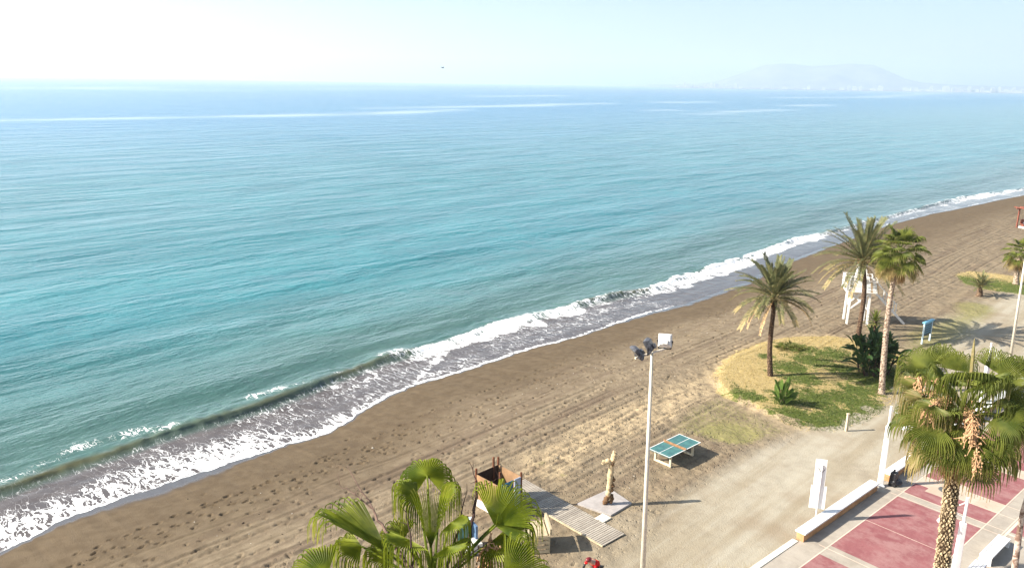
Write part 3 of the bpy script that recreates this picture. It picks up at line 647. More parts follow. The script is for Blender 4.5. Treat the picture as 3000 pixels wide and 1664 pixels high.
# promenade lamps
def lamp(loc, yaw, label):
    t = thing('promenade_lamp', label, 'lamp post', loc, yaw, 'white promenade lamps')
    c = MB(); c.box((0, 0, .05), (.34, .34, .1)); c.build('base_plate', MAT['white'], t, bevel=.01)
    c = MB(); c.box((0, 0, 1.72), (.24, .24, 3.26), taper=.86); c.build('column', MAT['white'], t, bevel=.02)
    c = MB(); c.tube([(0, 0, 3.3), (0, 0, 4.45)], .055, 10); c.build('upper_tube', MAT['white'], t)
    c = MB(); c.tube([(0, 0, 4.25), (.35, 0, 4.05), (.72, 0, 3.82)], .022, 8); c.tube([(0, 0, 3.55), (.3, 0, 3.72), (.5, 0, 3.95)], .022, 8); c.tube([(.72, 0, 3.82), (.72, 0, 3.62)], .03, 8)
    c.build('arm', MAT['white'], t)
    c = MB(); c.lathe([(.035, .0), (.06, -.03), (.20, -.24), (.27, -.36), (.24, -.365), (.03, -.12)], (.72, 0, 3.68), 20); c.build('lamp_shade', MAT['white'], t, smooth=False)
    c = MB(); c.lathe([(.0, -.30), (.07, -.28), (.09, -.22), (.05, -.12)], (.72, 0, 3.68), 12); c.build('bulb', MAT['plaque'], t, smooth=True)
    return t
lb = topq(at(2572, 1424, .09))
L1 = lamp(pr(7.95, -.18, .09), -.15, 'white lamp post standing between the two low walls')
pB = at(2823, 1530, 3.44)
copy_thing(L1, (pB[0], pB[1], .09), math.pi - .1, 'white lamp post behind the trunk of the right palm')
pC = at(2905, 1006, 4.5)
copy_thing(L1, (pC[0], pC[1], .09), .3, 'far white lamp post, only its tip above the right palm')

# sign seen from behind
sb = at(2387, 1533, 0)
t = thing('sign_post', 'white double panel sign on a thin post behind the low wall', 'sign', sb, R_(-14))
c = MB(); c.tube([(0, 0, -.1), (.03, 0, 3.05)], .032, 10); c.build('post', MAT['white'], t)
c = MB(); c.box((-.02, .055, 2.62), (.50, .03, 1.36)); c.build('upper_panel', MAT['white'], t, bevel=.006)
c = MB(); c.box((.0, .065, 1.36), (.70, .03, 1.18)); c.build('lower_panel', MAT['white'], t, bevel=.006)
c = MB(); c.tube([(0.025, .02, 1.95), (0.03, .02, 2.75)], .016, 6); c.tube([(.03, .02, 2.6), (.16, .035, 2.83)], .012, 6); c.tube([(.03, .02, 2.6), (-.13, .035, 2.87)], .012, 6)
c.build('bracket', MAT['darkmetal'], t)

# black sack
def lump(mb, c, r, seed, n=20, k=12, amp=.25):
    vs = []; rr = np.random.default_rng(seed)
    ph = rr.uniform(0, 6.28, (6,)); 
    for j in range(k + 1):
        th = math.pi * j / k
        for i in range(n):
            a = 2 * math.pi * i / n
            f = 1 + amp * (math.sin(3 * a + ph[0] + 2 * th) * .5 + math.sin(5 * a + ph[1] - 3 * th) * .3 + math.sin(4 * th + ph[2] + a) * .4) * math.sin(th)
            vs.append((c[0] + r[0] * f * math.sin(th) * math.cos(a), c[1] + r[1] * f * math.sin(th) * math.sin(a), c[2] + r[2] * f * math.cos(th)))
    fs = [(j * n + i, (j + 1) * n + i, (j + 1) * n + (i + 1) % n, j * n + (i + 1) % n) for j in range(k) for i in range(n)]
    return mb.add(vs, fs)
sbp = pr(8.62, .22, .09)
t = thing('rubbish_bag', 'black rubbish bag slumped against the end of the farther low wall', 'bag', sbp, YAWP)
c = MB(); c.box((-.08, 0, .37), (.40, .36, .74), taper=.82); c.box((.24, .06, .26), (.30, .34, .52), taper=.75); lump(c, (.05, -.05, .2), (.36, .28, .2), 8, amp=.2); c.build('sack', MAT['black'], t, bevel=.07)
c = MB(); c.tube([(-.08, 0, .70), (-.07, .02, .79), (-.02, .03, .84)], [.09, .03, .07], 9); c.build('knot', MAT['black'], t, smooth=True)

# ------------------------------------------------------------------ table tennis
tc = [at(*p, .76) for p in [(1902, 1314), (1992, 1270), (2052, 1296), (1958.5, 1340)]]
ctr = sum(tc) / 4; e1 = (tc[1] - tc[0] + tc[2] - tc[3]); yawt = math.atan2(e1[1], e1[0]); TL, TW = 2.86, 1.46
t = thing('table_tennis_table', 'green outdoor table tennis table standing on the sand', 'table', (ctr[0], ctr[1], gz(ctr[0], ctr[1])), yawt)
c = MB(); c.box((0, 0, .74), (TL, TW, .04)); c.build('tabletop', MAT['tabletop'], t, bevel=.008)
c = MB()
for s in (-1, 1): c.box((0, s * (TW / 2 - .025), .7625), (TL - .1, .045, .004)); c.box((s * (TL / 2 - .025), 0, .7627), (.045, TW, .004))
c.box((0, 0, .7623), (TL - .1, .028, .003)); c.build('court_lines', MAT['white'], t)
c = MB(); c.box((0, 0, .81), (.025, TW + .06, .10)); c.box((0, 0, .7635), (.22, TW - .06, .003)); c.build('net', MAT['orange'], t)
for s in (-1, 1):
    c = MB(); x = s * (TL / 2 - .42)
    for y in (-.5, .5): c.box((x, y, .36), (.11, .11, .72))
    c.box((x, 0, .05), (.12, 1.14, .10)); c.box((x, 0, .66), (.09, .9, .09)); c.build('trestle', MAT['cream'], t, bevel=.01)
c = MB(); c.box((0, 0, .62), (1.6, .07, .09)); c.build('crossbar', MAT['darkmetal'], t)

# ------------------------------------------------------------------ sculpture on its slab
sp_ = [at(*q, .08) for q in [(1787, 1430), (1851, 1472), (1790, 1508), (1690, 1474)]]
cen = sum(sp_) / 4
t = thing('stone_slab', 'grey square slab under the driftwood figure', 'slab', (cen[0], cen[1], 0))
c = MB(); P = [p - np.array([cen[0], cen[1], 0]) for p in sp_]
c.add([(p[0], p[1], z) for z in (-.1, .08) for p in P], [(0, 1, 2, 3), (7, 6, 5, 4)] + [(i + 4, (i + 1) % 4 + 4, (i + 1) % 4, i) for i in range(4)]); c.build('slab_body', MAT['slab'], t, bevel=.01)
pl = at(1766, 1517, .05)
t = thing('stone_plaque', 'small pale plaque lying at the edge of the grey slab', 'plaque', (pl[0], pl[1], 0), math.atan2(*(sp_[1] - sp_[2])[[1, 0]]))
c = MB(); c.box((0, 0, .03), (.62, .52, .07)); c.build('plaque_body', MAT['plaque'], t, bevel=.008)
sb = at(1781, 1476, .08)
t = thing('driftwood_sculpture', 'gnarled driftwood figure with raised arm on the grey slab', 'sculpture', sb, 0)
def gnarl(pts, rads, n=12, seed=0, amp=.14):
    pts = [np.array(p, float) for p in pts]; rr = np.random.default_rng(seed); P2 = []; R2 = []
    for i in range(len(pts) - 1):
        for k_ in range(6):
            f = k_ / 6; P2.append(pts[i] * (1 - f) + pts[i + 1] * f + rr.normal(0, .012, 3)); R2.append((rads[i] * (1 - f) + rads[i + 1] * f) * (1 + amp * rr.uniform(-1, 1)))
    P2.append(pts[-1]); R2.append(rads[-1]); c = MB(); c.tube(P2, R2, n); return c
gnarl([(.0, 0, .25), (.0, 0, .6), (.03, 0, 1.1), (.06, 0, 1.6), (.07, 0, 2.1), (.10, 0, 2.3)], [.11, .125, .13, .135, .13, .14], seed=1).build('trunk', MAT['sculpt'], t, smooth=True)
gnarl([(.08, 0, 2.2), (-.1, -.05, 2.32), (-.3, -.06, 2.28), (-.38, -.1, 2.18)], [.13, .12, .11, .07], seed=2).build('arm', MAT['sculpt'], t, smooth=True)
gnarl([(.10, 0, 2.25), (.17, 0, 2.5), (.22, 0, 2.72), (.19, 0, 2.85)], [.13, .13, .12, .05], seed=3).build('raised_arm', MAT['sculpt'], t, smooth=True)
gnarl([(.02, -.03, 2.28), (.1, -.1, 2.2), (.15, -.02, 2.3)], [.06, .08, .06], seed=6).build('shoulder_knot', MAT['sculptd'], t, smooth=True)
gnarl([(-.14, -.02, .0), (-.12, 0, .2), (.0, -.02, .45), (.17, -.03, .5), (.2, 0, .3), (.1, -.06, .08)], [.12, .13, .11, .08, .08, .09], seed=4).build('base_root', MAT['sculptd'], t, smooth=True)
for z, x, s in ((1.05, .19, 7), (1.35, .22, 8), (.8, .15, 9)):
    gnarl([(x - .1, -.03, z - .14), (x + .02, -.05, z), (x - .06, -.02, z + .15)], [.05, .085, .04], 9, s).build('burl', MAT['sculptd'], t, smooth=True)

# ------------------------------------------------------------------ boardwalk
b0 = at(1830, 1563, .06); b1 = at(1765, 1596, .06); b2 = at(1560, 1415, .06)
dl = (b2 - b0); dl[2] = 0; BL = np.linalg.norm(dl) + .6; dl /= np.linalg.norm(dl); dw = b1 - b0; BWd = np.linalg.norm(dw)
nrm_ = np.array([dl[1], -dl[0], 0]); nrm_ *= np.sign(nrm_ @ dw); wdt = abs(dw @ nrm_)
t = thing('boardwalk', 'weathered slatted wooden boardwalk leading to the plank cubicle', 'boardwalk', (b0[0], b0[1], 0), math.atan2(dl[1], dl[0]))
sgn = 1.0 if (np.cross(dl, nrm_)[2] > 0) else -1.0
def boardmat():
    b = NB('weathered_boards'); v = b.coord(); r_ = b.attr('tint'); n = b.noise(b.mapping(v, (4, 1, 4)), 3, 4)
    c = b.mix(r_, (.30, .265, .22), (.42, .375, .31)); c = b.mix(b.math('MULTIPLY', b.ramp(n, .4, .7), .5), c, (.22, .185, .15))
    return b.done(b.bsdf(c, .85, .15))
MAT['boards'] = boardmat()
c = MB(); x = .06; rr = random.Random(3)
while x < BL: c.box((x, sgn * wdt / 2, .045 + rr.uniform(-.004, .004)), (.095, wdt + rr.uniform(-.03, .03), .035), tint=rr.random()); x += .125
c.build('planks', MAT['boards'], t)
for s in (.12, wdt - .12): c = MB(); c.box((BL / 2, sgn * s, .0), (BL, .08, .05)); c.build('bearer', MAT['planks'], t)
c = MB(); c.box((BL / 2, sgn * (wdt + .05), .04), (BL, .05, .07)); c.build('edge_board', MAT['planks'], t)

# ------------------------------------------------------------------ roofless plank cubicle
def z1b(x, y): return (1360 + x * 340 / 1412, 1320 + y * 340 / 1412)
HH = 1.68
hc = [at(*z1b(*q), HH) for q in [(150, 285), (425, 435), (665, 325), (505, 130)]]
h0 = hc[1]; ex = hc[2] - hc[1]; ex[2] = 0; ey = hc[0] - hc[1]; ey[2] = 0
LX = np.linalg.norm(ex) * 1.12; yawh = math.atan2(ex[1], ex[0]); LY = 1.62
t = thing('plank_cubicle', 'roofless brown plank cubicle with a blue painted side on the sand', 'cubicle', (h0[0], h0[1], 0), yawh)
def wallp(x0, y0, x1, y1, name, mat, z0=.0, z1=HH, th=.04):
    c = MB(); d = np.array([x1 - x0, y1 - y0, 0.]); L = np.linalg.norm(d); d /= L; nn = np.array([-d[1], d[0], 0])
    c.box(((x0 + x1) / 2, (y0 + y1) / 2, (z0 + z1) / 2), (L - .09, th, z1 - z0), (d, nn, np.array([0, 0, 1.]))); return c.build(name, mat, t)
wallp(0, 0, 0, LY, 'side_wall', MAT['ply'], .42); o = wallp(-.003, 0, -.003, LY, 'side_skirting', MAT['plywhite'], .0, .415, .046)
m_mural = simple('teal_blue_mural', (.03, .16, .22), .5, .3, .5, 4, 0, dark=(.012, .05, .14)); m_pale = simple('pale_blue_mural', (.36, .42, .52), .6, .3, .2, 3, 0)
wallp(0, 0, LX * .66, 0, 'painted_wall', m_mural, .05); wallp(LX * .66, 0, LX, 0, 'painted_panel', m_pale, .05)
wallp(LX, 0, LX, LY, 'side_wall', MAT['ply'], .05); wallp(0, LY, LX, LY, 'back_wall', MAT['cubedark'], .05)
for (x, y, h) in [(0, LY, HH + .30), (0, 0, HH + .22), (LX, 0, HH + .22), (LX, LY, HH + .42), (LX * .78, LY, HH + .52), (.28, .25, HH + .55)]:
    c = MB(); c.box((x, y, h / 2), (.085, .085, h)); c.build('corner_post', MAT['rust'], t, bevel=.006)

# crate, painted stand
pc = at(1556, 1600, .0)
t = thing('pallet_crate', 'pale slatted pallet crate beside the boardwalk', 'crate', (pc[0], pc[1], 0), R_(8))
LXc, LYc, Hc = 1.42, 1.25, .85
for i in range(4): c = MB(); c.box((0, -LYc / 2, .12 + i * .22), (LXc, .04, .14)); c.build('slat', MAT['planks'], t)
c = MB(); c.box((-.03, .0, Hc + .02), (LXc - .1, LYc, .05)); c.build('top_board', MAT['planks'], t, bevel=.005)
c = MB(); c.box((LXc / 2, 0, .43), (.04, LYc, .86)); c.build('side_board', MAT['planks'], t)
c = MB(); c.beam((LXc / 2 + .05, -LYc / 2, 1.05), (LXc / 2 + .02, LYc / 2, 1.12), .09, .30); c.build('leaning_board', MAT['planks'], t)
for x in (-1, 1):
    for y in (-1, 1): c = MB(); c.box((x * (LXc / 2 - .06), y * (LYc / 2 - .07), Hc / 2), (.09, .09, Hc)); c.build('leg', MAT['planks'], t)
pc = at(1383, 1615, 0)
t = thing('painted_stand', 'white stand with blue and teal boards half hidden by the near palm', 'stand', (pc[0], pc[1], 0), R_(28))
c = MB(); c.box((0, 0, .24), (.75, .6, .48)); c.build('plinth', MAT['plywhite'], t, bevel=.01)
c = MB(); c.box((.28, .36, .55), (.10, .5, 1.1)); c.build('blue_board', simple('blue_board_paint', (.10, .17, .28), .5, .3, .3, 4, 0), t)
c = MB(); c.box((-.1, .55, .62), (.7, .06, 1.24)); c.build('teal_board', simple('teal_board_paint', (.09, .22, .19), .5, .3, .3, 4, 0), t)
c = MB(); c.box((-.1, .55, 1.27), (.8, .2, .06)); c.build('ledge', MAT['bluepale'], t)

# wooden marker post
pb = ground(2479, 1263); t = thing('marker_post', 'short pale wooden post at the edge of the lawn', 'post', pb, .3)
c = MB(); c.box((0, 0, .5), (.15, .15, 1.2), taper=.9); c.build('shaft', MAT['post'], t, bevel=.015)
c = MB(); c.box((0, 0, 1.13), (.17, .17, .06)); c.build('cap', MAT['post'], t, bevel=.01)

# notice board
q0 = ground(2700, 1007); q1 = ground(2723, 997); v_ = q1 - q0; WB = max(1.3, np.linalg.norm(v_)); t = thing('notice_board', 'blue framed notice board standing on thin grass', 'notice board', q0, math.atan2(v_[1], v_[0]))
for x in (0, WB): c = MB(); c.box((x, 0, .85), (.11, .11, 1.75)); c.build('post', MAT['bluepale'], t, bevel=.01)
c = MB(); c.box((WB / 2, 0, 1.78), (WB + .3, .26, .10)); c.box((WB / 2, 0, 1.66), (WB + .1, .13, .14)); c.build('header', MAT['blue'], t, bevel=.01)
c = MB(); c.box((WB / 2, .0, 1.10), (WB - .14, .05, .92)); c.build('panel', MAT['panel'], t)
c = MB(); [c.box((WB / 2, -.03, z), (WB - .3, .012, .05)) for z in (.85, 1.05, 1.25, 1.42)]; c.build('notice', MAT['blue'], t)

# ------------------------------------------------------------------ lifeguard tower
lb = ground(2482, 948); t = thing('lifeguard_tower', 'white lifeguard tower on braced legs behind the palms', 'lifeguard tower', lb, R_(-12))
TWx, TWy, PZ = 1.55, 1.5, 2.95
for x in (0, 1):
    for y in (0, 1):
        c = MB(); c.beam((x * TWx + (x * 2 - 1) * .06, y * TWy, -.1), (x * TWx, y * TWy, PZ), .16); c.build('leg', MAT['white'], t)
for y in (.0, TWy):
    c = MB(); c.beam((0, y - .04, 1.35), (TWx, y - .04, 2.85), .05, .14); c.beam((TWx, y + .04, 1.35), (0, y + .04, 2.85), .05, .14); c.build('brace', MAT['white'], t)
for x in (.0, TWx):
    c = MB(); c.beam((x - .04, 0, 1.35), (x - .04, TWy, 2.85), .05, .12); c.build('brace', MAT['white'], t)
c = MB(); c.box((TWx / 2, TWy / 2, PZ + .07), (2.5, 2.2, .14)); c.build('platform', MAT['white'], t)
c = MB(); z0 = PZ + .14
def rail(x0, y0, x1, y1):
    for z in (.16, .46, .76, 1.06): c.beam((x0, y0, z0 + z), (x1, y1, z0 + z), .04, .19 if z < 1 else .09, up=(0, 0, 1))
    for f in (0, .5, 1): c.beam((x0 + (x1 - x0) * f, y0 + (y1 - y0) * f, z0), (x0 + (x1 - x0) * f, y0 + (y1 - y0) * f, z0 + 1.12), .09)
X0, X1, Y0, Y1 = TWx / 2 - 1.2, TWx / 2 + 1.2, TWy / 2 - 1.05, TWy / 2 + 1.05
for a_ in [(X0, Y0, X1, Y0), (X0, Y0, X0, Y1), (X1, Y0, X1, .7), (X0, Y1, X1, Y1)]: rail(*a_)
c.build('railing', MAT['white'], t)
c = MB(); c.box((.72, .45, z0 + 1.12), (.92, .95, 2.24), taper=.74); c.box((.78, -.05, z0 + .62), (1.0, .5, 1.24)); c.build('cabin', MAT['white'], t, bevel=.01)
c = MB(); c.box((.85, .5, z0 + 2.5), (1.3, 1.2, .07)); [c.beam((.75 + sx * .28, .45 + sy * .28, z0 + 2.2), (.8 + sx * .45, .5 + sy * .42, z0 + 2.47), .05) for sx in (-1, 1) for sy in (-1, 1)]; c.build('roof', MAT['redroof'], t)
TWx = X1 - .15
c = MB(); 
for s in (0, 1): c.beam((TWx + .15, 1.2 + s * .8, PZ), (TWx + 3.1, 1.2 + s * .8, .0), .07, .2); c.beam((TWx + .15, 1.2 + s * .8, PZ + 1.0), (TWx + 2.2, 1.2 + s * .8, 1.75), .06)
for k_ in range(9): f = (k_ + .5) / 9.5; c.box((TWx + .15 + 2.95 * f, 1.6, PZ * (1 - f)), (.22, .8, .04))
for f in (.05, .4, .72):
    for s in (0, 1): c.beam((TWx + .15 + 2.95 * f, 1.2 + s * .8, PZ * (1 - f)), (TWx + .15 + 2.95 * f, 1.2 + s * .8, PZ * (1 - f) + 1.0), .06)
c.build('stair', MAT['white'], t)

# ------------------------------------------------------------------ floodlight masts
def on_plane_y(px, py, y):
    d = ray(px, py); return EYE + d * (y / d[1])
mt = on_plane_y(1910, 1034, 27.2); mb_ = on_plane_y(1883, 1664, 27.0); f = mt[2] / (mt[2] - mb_[2]); mbase = mt + (mb_ - mt) * f; mbase[2] = 0
lean = mt - mbase; MHt = mt[2]
def floodlight(t, pos, yaw, tilt, mat='floodback'):
    cy, sy = math.cos(yaw), math.sin(yaw); ct, st = math.cos(tilt), math.sin(tilt)
    fwd = np.array([cy * ct, sy * ct, -st]); rt = np.array([-sy, cy, 0]); up = np.cross(fwd, rt)
    h = MB(); ctr_ = np.array(pos, float)
    w, hh_, dp = .25, .25, .10
    vs = []
    for s, k_ in ((1, 1.0), (.15, 1.0), (-1, .72)):
        for a_, b_ in ((-1, -1), (1, -1), (1, 1), (-1, 1)): vs.append(ctr_ + fwd * dp * s + rt * a_ * w * k_ + up * b_ * hh_ * k_)
    h.add(vs, [(0, 1, 2, 3), (11, 10, 9, 8)] + [(j * 4 + i, (j + 1) * 4 + i, (j + 1) * 4 + (i + 1) % 4, j * 4 + (i + 1) % 4) for j in range(2) for i in range(4)])
    h.box(ctr_ - fwd * (dp + .05) - up * .09, (.10, .2, .16), (fwd, rt, up)); o = h.build('floodlight', MAT[mat], t, bevel=.012)
    g = MB(); g.box(ctr_ + fwd * (dp + .006), (.012, .44, .44), (fwd, rt, up)); g.build('lens', MAT['glass'], o)
    b = MB(); base = np.array([pos[0], pos[1], MHt + .02])
    for s in (-1, 1): b.beam(ctr_ + rt * s * (w + .02), base + rt * s * (w * .9), .035, .05)
    b.beam(base - rt * w * .95, base + rt * w * .95, .05, .035); b.build('bracket', MAT['darkmetal'], o)
def mast(label, loc, yaw=0.0):
    t = thing('floodlight_mast', label, 'floodlight mast', loc, yaw, 'tall floodlight masts')
    c = MB(); c.tube([(0, 0, 0), (lean[0], lean[1], MHt)], [.115, .05], 14); c.build('pole', MAT['pole'], t, smooth=True)
    c = MB(); c.tube([(0, 0, 0), (0, 0, .05)], .22, 16); c.build('foot', MAT['pole'], t)
    tp = np.array([lean[0], lean[1], MHt]); a_ = np.array([.76, .65, 0.])
    c = MB(); c.beam(tp - a_ * .92, tp + a_ * .80, .06, .06); c.build('crossarm', MAT['pole'], t)
    floodlight(t, tp - a_ * .80 + np.array([0, 0, .20]), R_(195), R_(38), 'floodgrey')
    floodlight(t, tp - a_ * .16 + np.array([0, 0, .34]), R_(158), R_(30), 'floodgrey')
    floodlight(t, tp + a_ * .72 + np.array([0, 0, .34]), R_(78), R_(26))
    return t
Mt = mast('tall floodlight mast with three lamps rising from the bottom edge beside the boardwalk', mbase)
m2 = ground(2957, 1070); 
copy_thing(Mt, m2, R_(6), 'tall mast at the right edge behind the palm crown, its lamps out of view', 'tall floodlight masts')
# pergola far right
pg = ground(2978, 667); t = thing('beach_pergola', 'red brown timber pergola at the right edge of the far sand', 'pergola', pg, YAWC - .55)
for x in (0, 3.4):
    for y in (0, -3): c = MB(); c.box((x, y, 1.4), (.17, .17, 2.9)); c.build('post', MAT['pergola'], t)
for y in (0, -3): c = MB(); c.box((1.7, y, 2.92), (4.6, .13, .18)); c.build('beam', MAT['pergola'], t)
for x in (-.4, .7, 1.7, 2.7, 3.8): c = MB(); c.box((x, -1.5, 3.07), (.12, 4.2, .14)); c.build('rafter', MAT['pergola'], t)
t2 = thing('beach_bench', 'low brown bench on a pale base under the pergola', 'bench', pg + np.array([1.5, -.2, 0]), YAWC - .55)
c = MB(); c.box((0, 0, .12), (2.4, 1.0, .24)); c.build('base', MAT['white'], t2); c = MB(); c.box((0, .1, .55), (2.0, .6, .12)); c.box((0, .42, .9), (2.0, .1, .7)); c.build('seat', MAT['pergola'], t2)
for s in (-.85, .85): c = MB(); c.box((s, .1, .37), (.12, .5, .26)); c.build('leg', MAT['pergola'], t2)

# bird
bp = atd(1297, 200, 120)
t = thing('bird', 'small grey seabird gliding above the horizon', 'bird', bp, R_(30))
c = MB(); c.tube([(-.22, 0, 0), (-.1, 0, .01), (.05, 0, .02), (.16, 0, .02), (.22, 0, .0)], [.01, .05, .06, .04, .008], 8)
for s in (-1, 1): c.add([(.08, s * .04, .02), (-.06, s * .04, .02), (-.10, s * .38, .16), (.06, s * .30, .15), (-.10, s * .68, .06)], [(0, 1, 2, 3), (3, 2, 4)])
c.add([(-.2, -.01, 0), (-.2, .01, 0), (-.34, .06, 0), (-.34, -.06, 0)], [(0, 1, 2, 3)])
c.build('body', MAT['bird'], t, smooth=True)

# ------------------------------------------------------------------ far coast, mountain, city, haze
def mountain():
    prof = [(1900,246),(2040,243),(2100,236),(2150,218),(2200,200),(2240,184),(2290,179),(2330,181),(2380,188),(2420,185),(2490,179),(2560,183),(2610,205),(2650,225),(2700,238),(2800,245),(2950,250),(3100,252),(3300,254)]
    D = 12500.0; rows = 26; cols = 200
    pts = []
    for x, y in prof:
        d = ray(x, y); d = d / math.hypot(d[0], d[1]); base = ray(x, 244 + (x - 1500) * .016); base = base / math.hypot(base[0], base[1])
        pts.append((math.atan2(d[0], d[1]), (d[2] - base[2]) * D))
    az = np.linspace(pts[0][0] - .02, pts[-1][0] + .1, cols); hh = np.interp(az, [p[0] for p in pts], [p[1] for p in pts], left=0)
    m = MB(); vs = []
    for j in range(rows):
        s = j / (rows - 1); rr = D - 900 + 4000 * s; fall = math.sin(min(1, s / .45) * math.pi / 2) ** 1.5 if s < .45 else math.cos((s - .45) / .55 * math.pi / 2)
        for i in range(cols):
            nz = float(vnoise(np.array([az[i] * 14000.]), np.array([rr]), 400, 5)[0]) + .5 * float(vnoise(np.array([az[i] * 14000.]), np.array([rr]), 170, 6)[0])
            k = 1 - .45 * nz * (1 - math.exp(-((s - .45) / .13) ** 2))
            vs.append((math.sin(az[i]) * rr, math.cos(az[i]) * rr, -4 + max(0.0, hh[i]) * fall * k + 10 * fall))
    fs = [(j * cols + i, j * cols + i + 1, (j + 1) * cols + i + 1, (j + 1) * cols + i) for j in range(rows - 1) for i in range(cols - 1)]
    m.add(vs, fs)
    return m.build('mountain', simple('scrubby_hillside', (0.17, 0.16, 0.12), .9, .1, .4, .004, 0), smooth=True)
tag(mountain(), 'low hazy mountain across the bay', kind='structure')

fs_ = MB(); vs = []
for j in range(61):
    az = R_(11.0 + 45 * j / 60); wob = 60 * math.sin(j * 1.3) + 40 * math.sin(j * .37)
    for rr_, z in ((8440 + wob, -2.2), (8520 + wob, 1.5), (9500, 9.0), (14600, 14.0)): vs.append((math.sin(az) * rr_, math.cos(az) * rr_, z))
fs_.add(vs, [(j * 4 + i, (j + 1) * 4 + i, (j + 1) * 4 + i + 1, j * 4 + i + 1) for j in range(60) for i in range(3)])
tag(fs_.build('far_shore', simple('far_shore_land', (0.22, 0.20, 0.16), .9, .1, .3, .002, 0), smooth=True), 'low land of the far shore', kind='structure')

def city_block(w, d, h, seed):
    r = random.Random(seed); m = MB()
    m.box((0, 0, h / 2), (w, d, h)); m.box((r.uniform(-.2, .2) * w, 0, h + 2.0), (w * .35, d * .5, 4.0))
    nf = max(2, int(h / 6))
    for k in range(nf):
        z = (k + .6) * h / nf
        m.box((0, -d / 2 - .25, z), (w * .86, .5, h / nf * .38), mi=1)
    return m
wallm = simple('white_far_wall', (0.50, 0.49, 0.48), .8, .2, .08, .05, 0); winm = simple('far_windows', (0.16, 0.18, 0.20), .3, .5, .2, .05, 0)
rr = random.Random(4); x = 1985.0; protos = []
for k in range(6):
    protos.append(city_block(rr.uniform(26, 55), 22, rr.choice([22, 28, 34, 40, 46]), k))
ks = []
while x < 3000:
    dens = 1.0 if x > 2650 else .5
    if rr.random() < dens or x < 2150: ks.append((x, rr.uniform(8500, 8900)))
    x += rr.uniform(8, 15) if x > 2650 else rr.uniform(12, 22)
CITYG = 'white buildings along the far shore'; first = {}
for x, D in ks:
    d = ray(x, 246 + (x - 1500) * .016); d = d / math.hypot(d[0], d[1]); k = rr.randrange(6)
    loc = (d[0] * D, d[1] * D, -2.0); yaw = math.atan2(d[0], d[1]) * -1 + rr.uniform(-.25, .25)
    if k not in first:
        o = protos[k].build('apartment_building', [wallm, winm]); first[k] = o
        o.location = loc; o.rotation_euler = (0, 0, yaw)
    else:
        o = first[k].copy(); COL.objects.link(o); o.location = loc; o.rotation_euler = (0, 0, yaw)
    o.scale = (1, 1, rr.uniform(.75, 1.2))
    tag(o, 'small pale building in the hazy row along the far shore', 'building', CITYG)

hz = MB(); hz.box((0, 0, 292), (40000, 40000, 600)); 
hb = NB('haze_air'); pv = hb.n('ShaderNodeVolumePrincipled')
pv.inputs['Color'].default_value = (0.82, 0.92, 1.0, 1); pv.inputs['Density'].default_value = HAZE; pv.inputs['Anisotropy'].default_value = 0.3
hb.t.links.new(pv.outputs[0], hb.out.inputs['Volume'])
ho = hz.build('haze', hb.mat); tag(ho, 'thin sea haze', kind='stuff')
# ------------------------------------------------------------------ palms and plants
def nz(v): v = np.array(v, float); return v / (np.linalg.norm(v) + 1e-9)
DOWN = np.array([0, 0, -1.0])
def fan_leaf(mb, hub, axis, normal, R, nseg=30, spread=4.2, fold=.3, droop=1.0, split=.5, seed=0, dry=0.0, steps=7, wmul=1.0, hang=.35):
    """palmate blade: pleated strips that fuse near the hub and hang free at the tips"""
    rr = np.random.default_rng(seed); axis = nz(axis); normal = nz(np.array(normal, float) - axis * (np.dot(normal, axis))); side = np.cross(axis, normal)
    ts = np.linspace(0, 1, steps) ** .9
    nseg = max(8, int(nseg * 1.15))
    for i in range(nseg):
        a = ((i + .5) / nseg - .5) * spread; da = spread / nseg / 2 * 1.02
        L = R * (1.0 + hang) * (.80 + .20 * math.cos(a * .6)) * rr.uniform(.90, 1.12)
        d = nz(math.cos(a) * axis + math.sin(a) * side + normal * fold * abs(math.sin(a / 2)) ** 1.2)
        w = nz(-math.sin(a) * axis + math.cos(a) * side + normal * fold * .5 * math.copysign(1, math.sin(a)) * abs(math.cos(a / 2)))
        nn = np.cross(d, w); p = np.array(hub, float); vs = []; tn = []; k0 = droop * rr.uniform(.75, 1.3); tw = rr.normal(0, .25)
        prev = 0.0; dr = max(0, dry + rr.normal(0, .08)); tipdry = rr.uniform(.25, .85)
        for t in ts:
            dl = (t - prev) * L; prev = t; p = p + d * dl * (1 if t <= split else 1.0)
            bend = k0 * (.35 * t + 85.0 * max(0, t - split)) * (dl / R)
            d = nz(d + DOWN * bend)
            hw = math.tan(da) * t * L * wmul * (1 - .35 * max(0, t - .2)) if t <= split else math.tan(da) * split * L * wmul * (.88 - ((t - split) / (1 - split)) ** .9 * .8)
            hw = max(hw, .004)
            ww = nz(w - d * np.dot(w, d)); n2 = np.cross(d, ww)
            if t > split: ww = nz(ww * math.cos(tw * (t - split) * 3) + n2 * math.sin(tw * (t - split) * 3))
            vs += [p - ww * hw, p + n2 * hw * 1.5, p + ww * hw]
            tt = dr + max(0, t - .55) / .45 * tipdry * 1.05; tn += [tt] * 3
        fs = []
        for k_ in range(len(ts) - 1):
            o = k_ * 3; fs += [(o, o + 3, o + 4, o + 1), (o + 1, o + 4, o + 5, o + 2)]
        mb.add(vs, fs, 0, tn)

def petiole(mb, p0, d0, L, sag, r0=.025, r1=.014, n=6, mi=0, tint=0.2):
    p = np.array(p0, float); d = nz(d0); pts = [p.copy()]
    for k_ in range(6): p = p + d * L / 6; d = nz(d + DOWN * sag / 6); pts.append(p.copy())
    mb.tube(pts, list(np.linspace(r0, r1, 7)), n, mi, tint); return pts[-1], d

